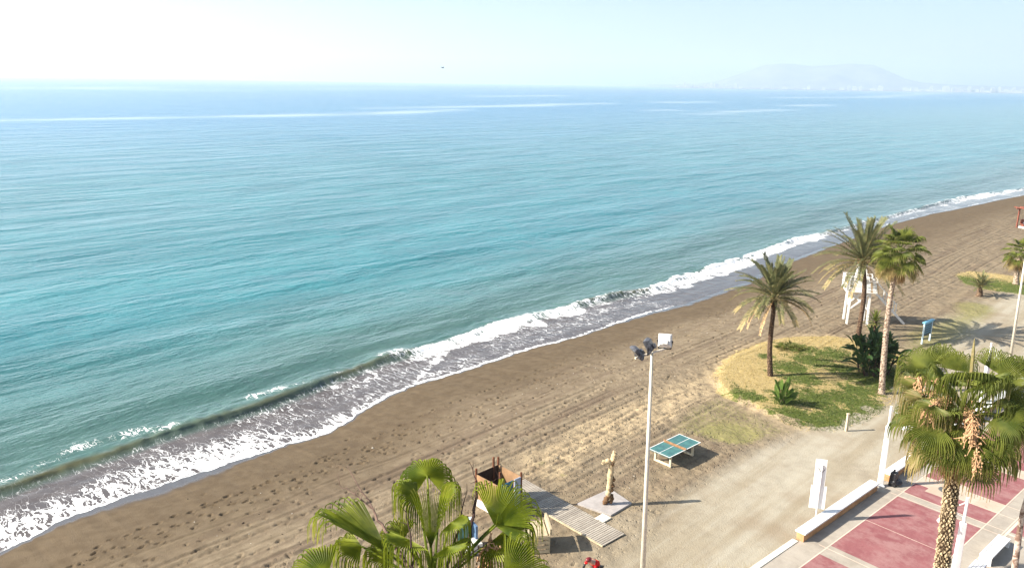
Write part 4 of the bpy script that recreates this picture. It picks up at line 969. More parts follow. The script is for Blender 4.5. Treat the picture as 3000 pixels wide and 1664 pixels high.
def trunk(base, top, r0, r1, name, mat, parent, style='fan', turns=1.0, n=28, rows=None, bend=0.0, seed=0, flare=.35):
    base = np.array(base, float); top = np.array(top, float); L = np.linalg.norm(top - base); rows = rows or int(L * 14); rr = np.random.default_rng(seed)
    d = (top - base) / L; sx = nz(np.cross(d, [0, 1, 0])); sy = np.cross(d, sx); bd = sx * bend
    vs = []; tn = []
    for j in range(rows + 1):
        f = j / rows; r = r0 + (r1 - r0) * f + r0 * flare * math.exp(-f * L / .35)
        c = base + d * L * f + bd * math.sin(f * math.pi) + sx * .03 * math.sin(f * 7 + seed) 
        for i in range(n):
            u_ = i / n
            if style == 'boot':        # criss-crossed old leaf bases
                kx = 11; ky = L * 6.5; jt = .22 * math.sin(f * L * 11 + u_ * 12.57) + .15 * math.sin(f * L * 23 - u_ * 25.1); A_c = u_ * kx + f * ky + jt; B_c = u_ * kx - f * ky + jt * .7; a = A_c % 1; b_ = B_c % 1
                hs = math.sin((math.floor(A_c) % 997) * 12.9898 + (math.floor(B_c) % 991) * 78.233) * 43758.5; hs -= math.floor(hs)
                h = min(min(a, 1 - a), min(b_, 1 - b_)) * 2; up_ = (a + 1 - b_) / 2
                e = r * (.88 + (.12 + .20 * hs) * sstep(np.array(h), .05, .6) * (.5 + .6 * up_)) + .018 * rr.uniform(-1, 1); t = float(sstep(np.array(h), .05, .45)) * (.35 + .75 * hs + .25 * up_) * rr.uniform(.7, 1.15)
            elif style == 'fan':
                a = (f * L * 9 + .35 * math.sin(u_ * 12.57 + j * .1)) % 1; e = r * (.95 + .08 * a) + .012 * rr.uniform(-1, 1); t = .25 + .6 * a + .35 * rr.uniform(-1, 1)
            else:                      # date: scaly knobs
                kx = 7; ky = L * 4.5; a = (u_ * kx + f * ky) % 1; b_ = (u_ * kx - f * ky) % 1; h = min(min(a, 1 - a), min(b_, 1 - b_)) * 2
                e = r * (.88 + .22 * h) + .014 * rr.uniform(-1, 1); t = .15 + .75 * h + .2 * rr.uniform(-1, 1)
            vs.append(c + (math.cos(2 * math.pi * u_) * sx + math.sin(2 * math.pi * u_) * sy) * e); tn.append(t)
    fs = [(j * n + i, j * n + (i + 1) % n, (j + 1) * n + (i + 1) % n, (j + 1) * n + i) for j in range(rows) for i in range(n)]
    fs.append(tuple(rows * n + i for i in range(n)))
    mb = MB(); mb.add(vs, fs, 0, tn); return mb.build(name, mat, parent, smooth=(style != 'boot'))

def date_frond(mb, p0, az, el, L, sag, seed, dry=0.0, pairs=44, ll=.50):
    rr = np.random.default_rng(seed); d = np.array([math.cos(az) * math.cos(el), math.sin(az) * math.cos(el), math.sin(el)]); p = np.array(p0, float)
    n = 16; pts = [p.copy()]; ds = [d.copy()]; sway = rr.normal(0, .05)
    for k_ in range(n):
        p = p + d * L / n; d = nz(d + DOWN * sag / n * (.5 + 1.0 * k_ / n) + np.array([-math.sin(az), math.cos(az), 0]) * sway / n); pts.append(p.copy()); ds.append(d.copy())
    mb.tube(pts[::2], list(np.linspace(.030, .005, len(pts[::2]))), 5, 0, .55 + dry * .4)
    for i in range(pairs):
        f = .14 + .86 * (i + rr.uniform(0, .6)) / pairs; x = min(f, .999) * n; k_ = int(x); q = pts[k_] * (1 - x + k_) + pts[k_ + 1] * (x - k_); dd = ds[k_]
        sd_ = nz(np.cross(dd, [0, 0, 1.0])); up = np.cross(sd_, dd); l = ll * (.45 + .55 * math.sin(min(1, f * 1.15) * math.pi * .72 + .35)) * rr.uniform(.85, 1.1)
        for s in (-1, 1):
            v = nz(dd * (.75 + .5 * f) + sd_ * s * rr.uniform(.85, 1.1) + up * rr.uniform(.25, .65)); w = nz(np.cross(v, up)) * .034
            m_ = q + v * l * .55; e = q + v * l + DOWN * l * rr.uniform(.05, .3)
            t = dry + rr.normal(0, .12) + .25 * (f > .8)
            mb.add([q - w * .5, q + w * .5, m_ + w, m_ - w, e], [(0, 1, 2, 3), (3, 2, 4)], 0, t)

# --- fan palm crown with every frond a part of its own or one crown mesh
def fan_crown(t, heart, n, petL, R, seed, mat, per_part, el_hi=80, el_lo=-55, dry_lo=.55, nseg=26, steps=7, skip=None, droop=1.1, fold=.25, az0=0.0, hang=.35):
    rr = random.Random(seed); crown = MB(); heart = np.array(heart, float); out = []
    for k_ in range(n):
        f = (k_ + .5) / n; el = R_(el_hi + (el_lo - el_hi) * f ** .85); az = az0 + k_ * 2.39996 + rr.uniform(-.25, .25)
        if skip and skip(el, az): continue
        mb = MB() if per_part else crown
        d = np.array([math.cos(az) * math.cos(el), math.sin(az) * math.cos(el), math.sin(el)]); pl = petL * rr.uniform(.85, 1.1) * (.75 + .25 * f)
        dry = max(0, (f - .55) / .45) ** 1.3 * dry_lo
        hub, dd = petiole(mb, heart + d * .1 + np.array([0, 0, -.35 * f]), d, pl, .25 + .35 * f, .028, .014, 6, 0, .30 + dry * .5)
        ax = nz(dd + DOWN * .18); out_n = np.array([0, 0, 1.0]) if abs(ax[2]) < .93 else np.array([-math.cos(az), -math.sin(az), .2])
        fan_leaf(mb, hub, ax, out_n, R * rr.uniform(.88, 1.08), nseg, rr.uniform(3.4, 4.4), fold * rr.uniform(.5, 1.6), droop * rr.uniform(.8, 1.25), .48, seed * 131 + k_, dry, steps, hang=hang)
        if per_part: out.append(mb.build('frond', mat, t))
    if not per_part: crown.build('crown', mat, t)
    return out

def dead_skirt(t, heart, n, L, R, seed, name='dead_skirt', zoff=-.5, nseg=10):
    rr = random.Random(seed); mb = MB(); heart = np.array(heart, float)
    for k_ in range(n):
        az = k_ * 2.4 + rr.uniform(-.3, .3); el = R_(rr.uniform(-80, -48)); d = np.array([math.cos(az) * math.cos(el), math.sin(az) * math.cos(el), math.sin(el)])
        hub, dd = petiole(mb, heart + np.array([0, 0, zoff - rr.uniform(0, .35)]) + d * .12, d, L * rr.uniform(.6, 1.1), .8, .02, .012, 5, 0, .3)
        fan_leaf(mb, hub, nz(dd + DOWN), np.array([math.cos(az), math.sin(az), .3]), R * rr.uniform(.7, 1.0), nseg, 1.9, .5, 1.6, .35, seed * 77 + k_, rr.uniform(.1, .6), 5)
    return mb.build(name, MAT['skirt'], t)

def local(t, p): return np.array(p, float) - np.array(t.location)

# 1 date palm alone on the lawn
def date_palm(base, heart, L, n, seed, label, dead, r0=.19, r1=.15, bend=.12):
    t = thing('date_palm', label, 'palm tree', base, 0, 'date palms on the lawn'); h = local(t, heart)
    trunk((0, 0, -.15), h + np.array([0, 0, -.1]), r0, r1, 'trunk', MAT['trunk_date'], t, 'date', n=20, bend=bend, seed=seed)
    rr = random.Random(seed); mb = MB()
    for k_ in range(n):
        f = (k_ + .5) / n; el = R_(84 - 92 * f ** .9); az = k_ * 2.39996 + rr.uniform(-.25, .25)
        date_frond(mb, h + np.array([0, 0, .15 - .25 * f]), az, el, L * rr.uniform(.82, 1.08) * (.8 + .2 * min(1, f * 3)), rr.uniform(.75, 1.25) * (.45 + .9 * f), seed * 50 + k_, max(0, (f - .5)) * 1.1 * rr.uniform(.4, 1.2) + rr.uniform(-.1, .2), 44)
    mb.build('crown', MAT['date'], t)
    for az, el, Ld, sg in dead:
        mb = MB(); date_frond(mb, h + np.array([0, 0, -.15]), R_(az), R_(el), Ld, sg, seed * 900 + int(az) % 360, 1.0, 22, .22); mb.build('dead_frond', MAT['skirt'], t)
    mb = MB()
    for k_ in range(16): az = k_ * 2.4; mb.tube([h + np.array([.14 * math.cos(az), .14 * math.sin(az), -.5 - .02 * k_]), h + np.array([.24 * math.cos(az), .24 * math.sin(az), -.15])], [.05, .03], 5, 0, .3)
    mb.build('leaf_bases', MAT['trunk_date'], t)
    return t
g1 = ground(2257, 1111); hd1 = on_plane_y(2269, 872, g1[1] + .2)
date_palm(g1, hd1, 3.3, 48, 5, 'slender date palm standing alone at the seaward side of the lawn', [(200, -5, 3.0, 2.6), (230, -20, 3.0, 2.0), (-20, 5, 3.6, 2.3), (165, -10, 2.6, 2.6)])
g2 = ground(2512, 990); hd2 = on_plane_y(2530, 768, g2[1] + .3)
date_palm(g2, hd2, 4.3, 66, 6, 'taller date palm in front of the white lifeguard tower, overlapping a fan palm', [(-75, -25, 2.6, 2.2), (-45, -30, 2.8, 2.2), (185, 0, 3.6, 1.6), (215, -5, 3.3, 1.8)], .21, .17, -.25)

def fan_palm(base, heart, n, petL, R, seed, label, r0, r1, mat, skirt=10, nseg=18, bend=.1, group='fan palms', el_lo=-45):
    t = thing('fan_palm', label, 'palm tree', base, 0, group); h = local(t, heart)
    trunk((0, 0, -.15), h + np.array([0, 0, -.2]), r0, r1, 'trunk', mat, t, 'fan', n=18, bend=bend, seed=seed)
    fan_crown(t, h, n, petL, R, seed, MAT['fan'], False, el_lo=el_lo, nseg=nseg, steps=6, droop=.22, dry_lo=.95, hang=.05)
    dead_skirt(t, h, skirt, petL * .55, R * .8, seed + 3)
    return t
g3 = ground(2584, 1153); hd3 = on_plane_y(2636, 735, g3[1] + .1)
fan_palm(g3, hd3, 36, 1.15, .95, 15, 'tall fan palm with pale ringed trunk beside the dark broad-leaved clump', .20, .14, MAT['trunk_fan2'], 14, bend=.25)
g4 = ground(2975, 832); hd4 = on_plane_y(2990, 738, g4[1])
fan_palm(g4, hd4, 26, 1.1, .95, 17, 'short fan palm on the far lawn cut by the right edge', .27, .22, MAT['trunk_fan2'], 12, bend=.0)

# small fan palms without much trunk
g5 = ground(2868, 868); t = thing('dwarf_palm', 'stumpy dwarf palm alone on the far lawn', 'dwarf palm', g5, 0)
trunk((0, 0, -.1), (0, 0, 1.0), .26, .22, 'trunk', MAT['trunk_date'], t, 'date', n=14, seed=2)
mb = MB(); rr = random.Random(9)
for k_ in range(34): date_frond(mb, (0, 0, 1.05), k_ * 2.4, R_(78 - 80 * (k_ / 34)), 1.55 * rr.uniform(.8, 1.1), .6, 900 + k_, rr.uniform(0, .35), 18, .22)
mb.build('crown', MAT['date'], t)
g6 = ground(2318, 1032); t = thing('palm_bush', 'low spreading palm bush near the seaward rim of the lawn', 'bush', g6, 0)
mb = MB()
for j, (bx, by) in enumerate([(0, 0), (-.8, .1), (.6, -.15), (-.35, -.35), (.25, .35), (-1.1, -.1)]):
    for k_ in range(11):
        el = R_(rr.uniform(5, 75)); az = k_ * 2.4 + j; d = np.array([math.cos(az) * math.cos(el), math.sin(az) * math.cos(el), math.sin(el)])
        hub, dd = petiole(mb, (bx, by, 0), d, rr.uniform(.3, .65), .3, .012, .008, 4, 0, .3)
        fan_leaf(mb, hub, dd, (0, 0, 1), rr.uniform(.30, .42), 12, 3.6, .3, .1, .4, j * 40 + k_, rr.uniform(0, .45), 4, hang=0)
mb.build('foliage', MAT['fan'], t)

# broad leaved plants
def broad_leaf(mb, p0, az, el, pet, L, Wd, seed, mi=0, dry=0.0, sag=.5):
    rr = np.random.default_rng(seed); d = np.array([math.cos(az) * math.cos(el), math.sin(az) * math.cos(el), math.sin(el)])
    hub, d = petiole(mb, p0, d, pet, sag * .35, .022, .012, 5, 0, .25 + dry)
    sd_ = nz(np.cross(d, [0, 0, 1.0])) if abs(d[2]) < .97 else np.array([-math.sin(az), math.cos(az), 0.]); p = np.array(hub); n = 9; vs = []; tn = []; tw = rr.uniform(-.6, .6)
    for k_ in range(n + 1):
        f = k_ / n; w = Wd * math.sin(min(1, f * .93 + .07) * math.pi) ** .62 * (1 - .25 * f); up = np.cross(sd_, d); sd2 = nz(sd_ * math.cos(tw) + up * math.sin(tw)); up2 = np.cross(sd2, d)
        jag = 1 - .18 * rr.random() * (k_ % 2)
        vs += [p - sd2 * w * jag + up2 * w * .35, p, p + sd2 * w * jag + up2 * w * .35]; tn += [dry + .12 * rr.random() + .25 * (f > .85)] * 3
        p = p + d * L / n; d = nz(d + DOWN * sag / n * (.4 + 1.6 * f))
    fs = []
    for k_ in range(n): o = k_ * 3; fs += [(o, o + 1, o + 4, o + 3), (o + 1, o + 2, o + 5, o + 4)]
    mb.add(vs, fs, mi, tn)
g7 = ground(2290, 1190); t = thing('broad_leaf_plant', 'single light green broad-leaved plant on the lawn below the lone palm', 'plant', g7, 0, 'broad leaved plants')
rr = random.Random(21); mb = MB()
for k_ in range(26):
    f = k_ / 26; broad_leaf(mb, (rr.uniform(-.25, .25), rr.uniform(-.18, .18), 0), k_ * 2.4, R_(89 - 42 * f), rr.uniform(.7, 1.35) * (1 - .5 * f), rr.uniform(.6, .9), rr.uniform(.17, .24), 400 + k_, 0, .1 * rr.random(), .35)
mb.build('foliage', MAT['strel2'], t)
mb = MB()
for k_ in range(5): mb.tube([(rr.uniform(-.2, .2), rr.uniform(-.2, .2), 0), (rr.uniform(-.2, .2), rr.uniform(-.2, .2), .6)], [.05, .03], 6)
mb.build('stem', MAT['stem'], t)
g8 = ground(2562, 1100); t = thing('broad_leaf_clump', 'dense dark clump of tall broad-leaved plants in front of the taller date palm', 'plant', g8, 0, 'broad leaved plants')
mb = MB(); st = MB()
for j in range(17):
    bx, by = rr.uniform(-1.35, 1.35), rr.uniform(-.9, .9); hh = rr.uniform(.5, 2.5) * (1.05 - .32 * abs(bx) / 1.4); st.tube([(bx * .75, by * .75, -.05), (bx, by, hh)], [.08, .05], 6)
    for k_ in range(10):
        broad_leaf(mb, (bx, by, hh * rr.uniform(.75, 1.0)), k_ * 2.4 + j, R_(84 - 75 * k_ / 10), rr.uniform(.35, .7), rr.uniform(.75, 1.15), rr.uniform(.16, .25), 1000 + j * 20 + k_, 0, .12 * rr.random(), .8)
mb.build('foliage', MAT['strel'], t); st.build('stem', MAT['stemdark'], t)
g9 = ground(2548, 1062); t = thing('yucca', 'spiky yucca rising behind the dark clump', 'yucca', g9, 0)
hh = on_plane_y(2546, 938, g9[1])[2] - g9[2]
trunk((0, 0, -.1), (0, 0, hh), .16, .13, 'trunk', MAT['trunk_date'], t, 'date', n=12, seed=4)
mb = MB()
for k_ in range(60):
    el = R_(86 - 120 * k_ / 60); az = k_ * 2.4; d = np.array([math.cos(az) * math.cos(el), math.sin(az) * math.cos(el), math.sin(el)]); L = rr.uniform(.8, 1.1); w = nz(np.cross(d, [0, 0, 1.])) * .045
    p = np.array([0, 0, hh - .25 * k_ / 60]); mid = p + d * L * .55; e = mid + nz(d + DOWN * .45) * L * .45
    mb.add([p - w, p + w, mid + w, mid - w, e], [(0, 1, 2, 3), (3, 2, 4)], 0, rr.uniform(0, .3) + (.5 if k_ > 48 else 0))
mb.build('crown', MAT['fan'], t)

# ------------------------------------------------------------------ right palm, close
NH = atd(2826, 1190, 20.0); nb_ = np.array([NH[0] + .38, NH[1] - .1, 0.05])
t = thing('fan_palm', 'big shaggy fan palm with criss-crossed trunk rising from the promenade', 'palm tree', nb_, 0, 'fan palms'); h = local(t, NH)
trunk((0, 0, 0), h + np.array([0, 0, -.5]), .165, .15, 'trunk', MAT['trunk_fan'], t, 'boot', n=54, rows=int(NH[2] * 34), seed=8)
VIEW = nz(NH - EYE); VR = nz(np.cross(VIEW, [0, 0, 1.])); VU = np.cross(VR, VIEW)
def cv(r, u, a): return nz(VR * r + np.array([0, 0, 1.]) * u + nz(VIEW * np.array([1, 1, 0])) * a)
def place_frond(t, heart, hub, axis, normal, R, mat, seed, spread=3.9, fold=.25, droop=1.0, dry=0.0, nseg=36, steps=9, split=.48, name='frond', pr0=.03, hang=.35):
    mb = MB(); heart = np.array(heart); hub = np.array(hub); mid = (heart + hub) / 2 + np.array([0, 0, .08]) * np.linalg.norm(hub - heart)
    pts = [heart * (1 - s) ** 2 + 2 * mid * s * (1 - s) + hub * s * s for s in np.linspace(0, 1, 7)]
    mb.tube(pts, list(np.linspace(pr0, .013, 7)), 7, 0, .22 + dry * .5)
    fan_leaf(mb, hub, axis, normal, R, nseg, spread, fold, droop, split, seed, dry, steps, hang=hang); return mb.build(name, mat, t)
def H20(px, py, d): return local(t, atd(px, py, d))
NF = [  # hub px, dist, axis (right, up, away), normal, R, spread, fold, droop, dry
    (2800, 1085, 20.3, (0, .9, .3), (0, .3, -1), .75, 3.0, .4, 1.5, 0), (2720, 1080, 20.2, (-.8, .5, .3), (.2, .7, -.6), .95, 3.2, .4, 1.0, .05),
    (2775, 1120, 19.4, (-.3, .4, -.5), (.1, .8, -.5), .85, 3.8, .2, 1.8, 0), (2840, 1110, 19.2, (.1, .5, -.6), (0, .9, -.3), .95, 3.8, .2, 1.9, .05), (2880, 1120, 19.3, (.4, .4, -.5), (0, .9, -.4), .9, 3.8, .2, 1.8, .05),
    (2910, 1085, 20.3, (.45, .8, .3), (-.4, .3, -.8), .85, 3.2, .6, .9, 0), (2925, 1120, 20.0, (.85, .35, .1), (-.3, .6, -.7), 1.05, 2.6, .5, .5, 0), (2760, 1065, 20.6, (-.3, .9, .4), (0, .3, -1), .75, 3.2, .5, 1.2, 0),
    (2690, 1130, 19.8, (-.8, .2, -.2), (0, .9, -.5), .7, 3.8, .2, 1.5, .5), (2700, 1165, 19.5, (-.8, .0, -.4), (0, .9, -.4), .6, 3.6, .2, 1.4, .6), (2670, 1200, 19.6, (-.9, -.1, -.2), (0, .8, -.6), .5, 3.4, .25, .9, .25), (2740, 1190, 18.9, (-.35, .0, -.7), (0, .9, -.4), .6, 3.8, .2, 1.3, .45),
    (2745, 1240, 18.9, (-.6, -.5, -.5), (-.1, .6, -.8), 1.0, 3.0, .3, .5, .05), (2760, 1245, 19.3, (-.75, -.35, -.2), (0, .7, -.7), 1.05, 2.8, .2, .7, .15),
    (2790, 1290, 19.1, (-.25, -.9, -.3), (-.2, .3, -1), .85, 2.4, .5, .5, .2), (2835, 1290, 18.9, (.05, -1, -.3), (0, .3, -1), .9, 2.6, .3, .5, .15), (2880, 1285, 19.0, (.3, -.9, -.3), (.1, .3, -1), .95, 2.6, .3, .5, .15),
    (2920, 1215, 19.2, (.8, -.4, -.4), (.1, .7, -.7), .95, 2.8, .25, .6, .05), (2950, 1250, 19.4, (.8, -.6, -.1), (.2, .6, -.7), .95, 3, .3, .7, .2), (2960, 1180, 19.8, (.95, -.1, .1), (0, .9, -.4), .95, 3.6, .2, 1.3, .3), (2990, 1090, 20.4, (.8, .4, .3), (-.2, .8, -.5), .9, 3.4, .3, 1.1, .2),
]
hh0 = h + np.array([0, 0, -.05])
for i, (x, y, dd, ax, nn, R, spd, fo, dr, dy) in enumerate(NF):
    place_frond(t, hh0 + np.array([0, 0, -.25 * (i / 20)]), H20(x, y, dd), cv(*ax), cv(*nn), R * .86, MAT['fan'], 3000 + i, spd, fo * (1 if dr < 1 else .2), dr * (1 if dr < 1 else .95), dy, 34, 10, .48 if dr < 1 else .36, hang=.06 if dr < 1 else .42)
fan_crown(t, h + np.array([0, 0, -.1]), 18, .9, .58, 41, MAT['fan'], True, 60, -38, .7, 24, 8, droop=1.4, hang=.45)
dead_skirt(t, h, 14, .6, .55, 44, zoff=-.35, nseg=14)
mb = MB(); tip = H20(2855, 992, 20.0); bs = H20(2847, 1085, 20.0); mb.tube([bs + (h - bs) * .5, bs, bs * .4 + tip * .6, tip], [.03, .04, .035, .006], 7, 0, .65); mb.build('spear_leaf', MAT['fan'], t)
def fruit_cluster(t, p0, p1, n, seed, name='flower_stalk', mat='fruit', rad=.22):
    rr_ = np.random.default_rng(seed); mb = MB(); p0 = np.array(p0); p1 = np.array(p1); mid = (p0 + p1) / 2 + np.array([0, 0, .3 * np.linalg.norm(p1 - p0)]); cl = [p0 * (1 - s) ** 2 + 2 * mid * s * (1 - s) + p1 * s * s for s in np.linspace(0, 1, 10)]
    mb.tube(cl, list(np.linspace(.018, .006, 10)), 5)
    for k_ in range(n):
        q = cl[rr_.integers(4, 10)]; e = q + rr_.normal(0, rad * .5, 3) + np.array([0, 0, -rr_.uniform(.05, .4)]); m_ = (q + e) / 2 + rr_.normal(0, .03, 3) + np.array([0, 0, .03]); mb.tube([q, m_, e], [.008, .011, .004], 4)
        for _ in range(3): z = m_ + (e - m_) * rr_.random() + rr_.normal(0, .025, 3); lump(mb, z, (.017, .017, .022), int(rr_.integers(1e6)), 5, 3, .1)
    return mb.build(name, MAT[mat], t)
fruit_cluster(t, hh0, H20(2850, 1270, 18.7), 60, 1); fruit_cluster(t, hh0, H20(2862, 1335, 18.7), 60, 2); fruit_cluster(t, hh0, H20(2722, 1195, 18.8), 60, 3); fruit_cluster(t, hh0, H20(2690, 1110, 19.6), 60, 4)

# ------------------------------------------------------------------ near palm at the bottom
CH = atd(1268, 1760, 11.2); t = thing('fan_palm', 'bright lime fan palm whose crown fills the bottom edge, closest to us', 'palm tree', (CH[0], CH[1], 0), 0, 'fan palms'); h = local(t, CH)
trunk((0, 0, 0), h + np.array([0, 0, -.3]), .22, .19, 'trunk', MAT['trunk_fan'], t, 'boot', n=40, rows=int(CH[2] * 20), seed=12)
VIEW = nz(CH - EYE); VR = nz(np.cross(VIEW, [0, 0, 1.])); 
def HC(px, py, d): return local(t, atd(px, py, d))
CF = [
    # hub px, dist, axis(right, up, away), normal, R, spread, fold, droop, split, nseg, hang
    (1252, 1395, 11.8, (-.05, .35, .9), (0, .95, -.3), .52, 5.0, -.25, 1.5, .34, 44, .75),
    (1225, 1450, 11.3, (-.7, .45, -.2), (.2, .9, -.2), .45, 3.4, -.1, 1.8, .34, 28, .8),
    (1290, 1450, 11.4, (.7, .45, -.2), (-.2, .9, -.2), .36, 3.2, -.1, 1.8, .34, 28, .8),
    (1262, 1605, 10.6, (.03, .93, .2), (0, .15, -1), .66, .70, 1.1, .22, .74, 18, .2),
    (1140, 1622, 11.0, (-.74, .46, .36), (.55, .83, .05), .84, 1.15, .7, .9, .60, 30, .7),
    (1448, 1536, 11.2, (.58, .66, .35), (-.45, .45, -.7), .60, 2.2, .55, .9, .52, 34, .55),
    (1452, 1540, 11.1, (.85, .05, .2), (-.1, .9, -.4), .52, 2.2, .2, 1.6, .38, 24, .9),
    (958, 1688, 10.6, (-.75, .24, .45), (.1, .9, -.4), .50, 2.4, .3, .9, .6, 26, .3),
    (1480, 1690, 10.2, (.85, .16, .5), (-.1, .8, -.5), .60, 2.0, .3, .6, .6, 28, .3),
    (1185, 1575, 11.6, (-.6, .42, .5), (.1, .9, -.4), .40, 2.6, .3, .9, .5, 22, .3),
    (1150, 1620, 11.3, (-.85, .1, .0), (.0, 1, -.1), .45, 3.2, .0, 2.0, .30, 26, 1.0),
    (1320, 1530, 11.0, (.4, .1, -.4), (0, 1, -.2), .32, 3.0, .0, 2.0, .30, 24, 1.0),
    (1060, 1600, 11.2, (-.7, .1, -.2), (0, 1, -.2), .42, 2.6, .0, 2.0, .30, 22, 1.1),
    (1200, 1580, 10.9, (-.4, .2, -.6), (0, 1, -.2), .42, 3.0, .0, 2.0, .30, 24, 1.1),
    (1310, 1600, 10.9, (.4, .2, -.6), (0, 1, -.2), .40, 3.0, .0, 2.0, .30, 24, 1.0),
    (1440, 1585, 11.2, (.5, -.1, -.4), (0, 1, -.2), .45, 3.0, .0, 2.0, .30, 26, 1.0),
]
for i, (x, y, dd, ax, nn, R, spd, fo, dr, sp, ns, hg) in enumerate(CF):
    place_frond(t, h + np.array([0, 0, .1]), HC(x, y, dd), cv(*ax), cv(*nn), R, MAT['fan_near'], 5000 + i, spd, fo, dr, .0 if i != 15 else .35, ns, 13, sp, pr0=.024, hang=hg)
fan_crown(t, h + np.array([0, 0, -.2]), 18, 1.0, .6, 61, MAT['fan_near'], True, 15, -55, .6, 22, 8, droop=1.6, hang=.6)
def stalk(pts, r, mat, seed):
    rr_ = np.random.default_rng(seed); P = [HC(*p) for p in pts]; mb = MB(); Q = []
    for a_, b_ in zip(P[:-1], P[1:]):
        for s in np.linspace(0, 1, 6)[:-1]: Q.append(a_ * (1 - s) + b_ * s + rr_.normal(0, .008, 3))
    Q.append(P[-1]); mb.tube(Q, list(np.linspace(r, .004, len(Q))), 6)
    for q in Q[4::2]:
        e = q + rr_.normal(0, .05, 3) + np.array([0, 0, .06]); mb.tube([q, e], [.006, .002], 4)
    return mb.build('dry_stalk', MAT[mat], t)
stalk([(1215, 1690, 10.9), (1140, 1570, 11), (1090, 1490, 11.1), (1018, 1366, 11.3)], .030, 'stem', 1)
stalk([(1088, 1488, 11.1), (1050, 1455, 11.1), (995, 1420, 11.2)], .012, 'stem', 2)
stalk([(1214, 1690, 10.7), (1205, 1600, 10.7), (1190, 1500, 10.9)], .022, 'stemdark', 3)
stalk([(1330, 1690, 11.0), (1374, 1570, 11.2), (1393, 1470, 11.4), (1398, 1420, 11.5), (1378, 1358, 11.6)], .034, 'stemdark', 4)
stalk([(1396, 1440, 11.5), (1420, 1420, 11.6), (1462, 1398, 11.7)], .012, 'stemdark', 5)
stalk([(1300, 1690, 11.2), (1340, 1560, 11.4), (1368, 1440, 11.6)], .026, 'stemdark', 6)
stalk([(1320, 1680, 10.8), (1380, 1620, 11), (1440, 1580, 11.1)], .016, 'stem', 7)
fruit_cluster(t, HC(1440, 1560, 11.1), HC(1420, 1660, 11.2), 60, 9, 'dry_flower_stalk', 'fruit', .12)

# slender bare tree at the bottom right, dry reeds at the bottom edge
tb = atd(2972, 1668, 21.5); tb2 = np.array([tb[0] - .15, tb[1] - .1, .09]); t = thing('slender_tree', 'slender bare trunk with pale patches at the right edge by the bench', 'tree', tb2, 0)
p1 = local(t, atd(2972, 1668, 21.5)); p2 = local(t, atd(2982, 1590, 21.2)); p3 = local(t, atd(2996, 1500, 20.9)); p4 = local(t, atd(3030, 1380, 20.5))
def barkmat():
    b = NB('patchy_bark'); v = b.coord(); n = b.noise(v, 6, 4, .6, .5)
    return b.done(b.bsdf(b.mix(b.ramp(n, .42, .58), (.16, .10, .075), (.50, .40, .33)), .85, .15, b.bump(b.noise(v, 25, 3), .01)))
mb = MB(); mb.tube([(0, 0, 0), p1 * .5 + np.array([.02, 0, 0]), p1, p2, p3, p4], [.10, .085, .065, .062, .05, .03], 12); mb.build('trunk', barkmat(), t, smooth=True)
mb = MB(); mb.tube([p2, p2 + np.array([-.05, .05, .12])], [.05, .02], 7); mb.tube([p3, p3 + np.array([.5, .2, .5])], [.03, .01], 7); mb.build('branch', barkmat(), t, smooth=True)
for k_, (x, w) in enumerate([(2110, 26), (2180, 22), (2055, 12)]):
    gp = ground(x, 1700); t = thing('dry_reeds', ['tuft of pale dry reeds poking up left of the kerb', 'tuft of pale dry reeds nearest the kerb at the bottom edge', 'few dry reed tips left of the bigger tufts'][k_], 'reeds', gp, 0, 'dry reed tufts')
    rr_ = np.random.default_rng(k_); mb = MB(); top = on_plane_y(x, 1648, gp[1])[2] - gp[2]
    for _ in range(w * 2):
        a_ = rr_.uniform(0, 6.28); r_ = rr_.uniform(0, .3); L = top * rr_.uniform(.65, 1.0); e = np.array([r_ * math.cos(a_) * 1.5, r_ * math.sin(a_) * 1.2, L]); q = np.array([r_ * .5 * math.cos(a_), r_ * .5 * math.sin(a_), 0]); wv = np.array([.006, 0, 0])
        mb.add([q - wv, q + wv, e + wv * .3, e - wv * .3], [(0, 1, 2, 3)])
    mb.build('blades', MAT['dryreed'], t)

# lawn grass blades
def lawn_blades(poly, n, seed, name, label):
    P = np.array([p[:2] for p in poly]); lo, hi = P.min(0) - .4, P.max(0) + .4; rr_ = np.random.default_rng(seed); X = rr_.uniform(lo[0], hi[0], n); Y = rr_.uniform(lo[1], hi[1], n)
    d = polydist(X, Y, poly); keep = d > -.15 + .5 * (rr_.random(n) - .5); X, Y = X[keep], Y[keep]; A = X * U[0] + Y * U[1]; B = X * N[0] + Y * N[1]
    g = f_grass(A, B, X, Y); g = g + 1.1 * (vnoise(X, Y, .9, 61) * .6 + vnoise(X, Y, .35, 62) * .4 - .5); isg = g > .5
    Z = beach_z2(A, B, X, Y); mb = MB()
    for x, y, z, q in zip(X, Y, Z, isg):
        hgt = rr_.uniform(.05, .12) if q else rr_.uniform(.03, .08); a_ = rr_.uniform(0, 6.28); w = .022; l = rr_.normal(0, .05, 2)
        c_, s_ = math.cos(a_) * w, math.sin(a_) * w
        mb.add([(x - c_, y - s_, z - .01), (x + c_, y + s_, z - .01), (x + l[0], y + l[1], z + hgt)], [(0, 1, 2)], 0, (.0 + .25 * rr_.random()) if q else (.75 + .3 * rr_.random()))
    o = mb.build(name, MAT['grass'], None); tag(o, label, 'grass', kind='stuff')
def beach_z2(A, B, X, Y):
    Z = zland(X, Y); Z = Z + 0.028 * (vnoise(X, Y, 2.3, 1) - .5) + 0.07 * (vnoise(X, Y, 7, 2) - .5)
    return Z + 0.28 * sstep(B, 17, 22) * sstep(polydist(X, Y, LAWN) + 0.5 * (vnoise(X, Y, 1.5, 9) - .5), -0.25, 0.55)
MAT['grass'] = leafmat('lawn_blades', (.048, .078, .014), (.115, .14, .03), (.48, .37, .16), .2)
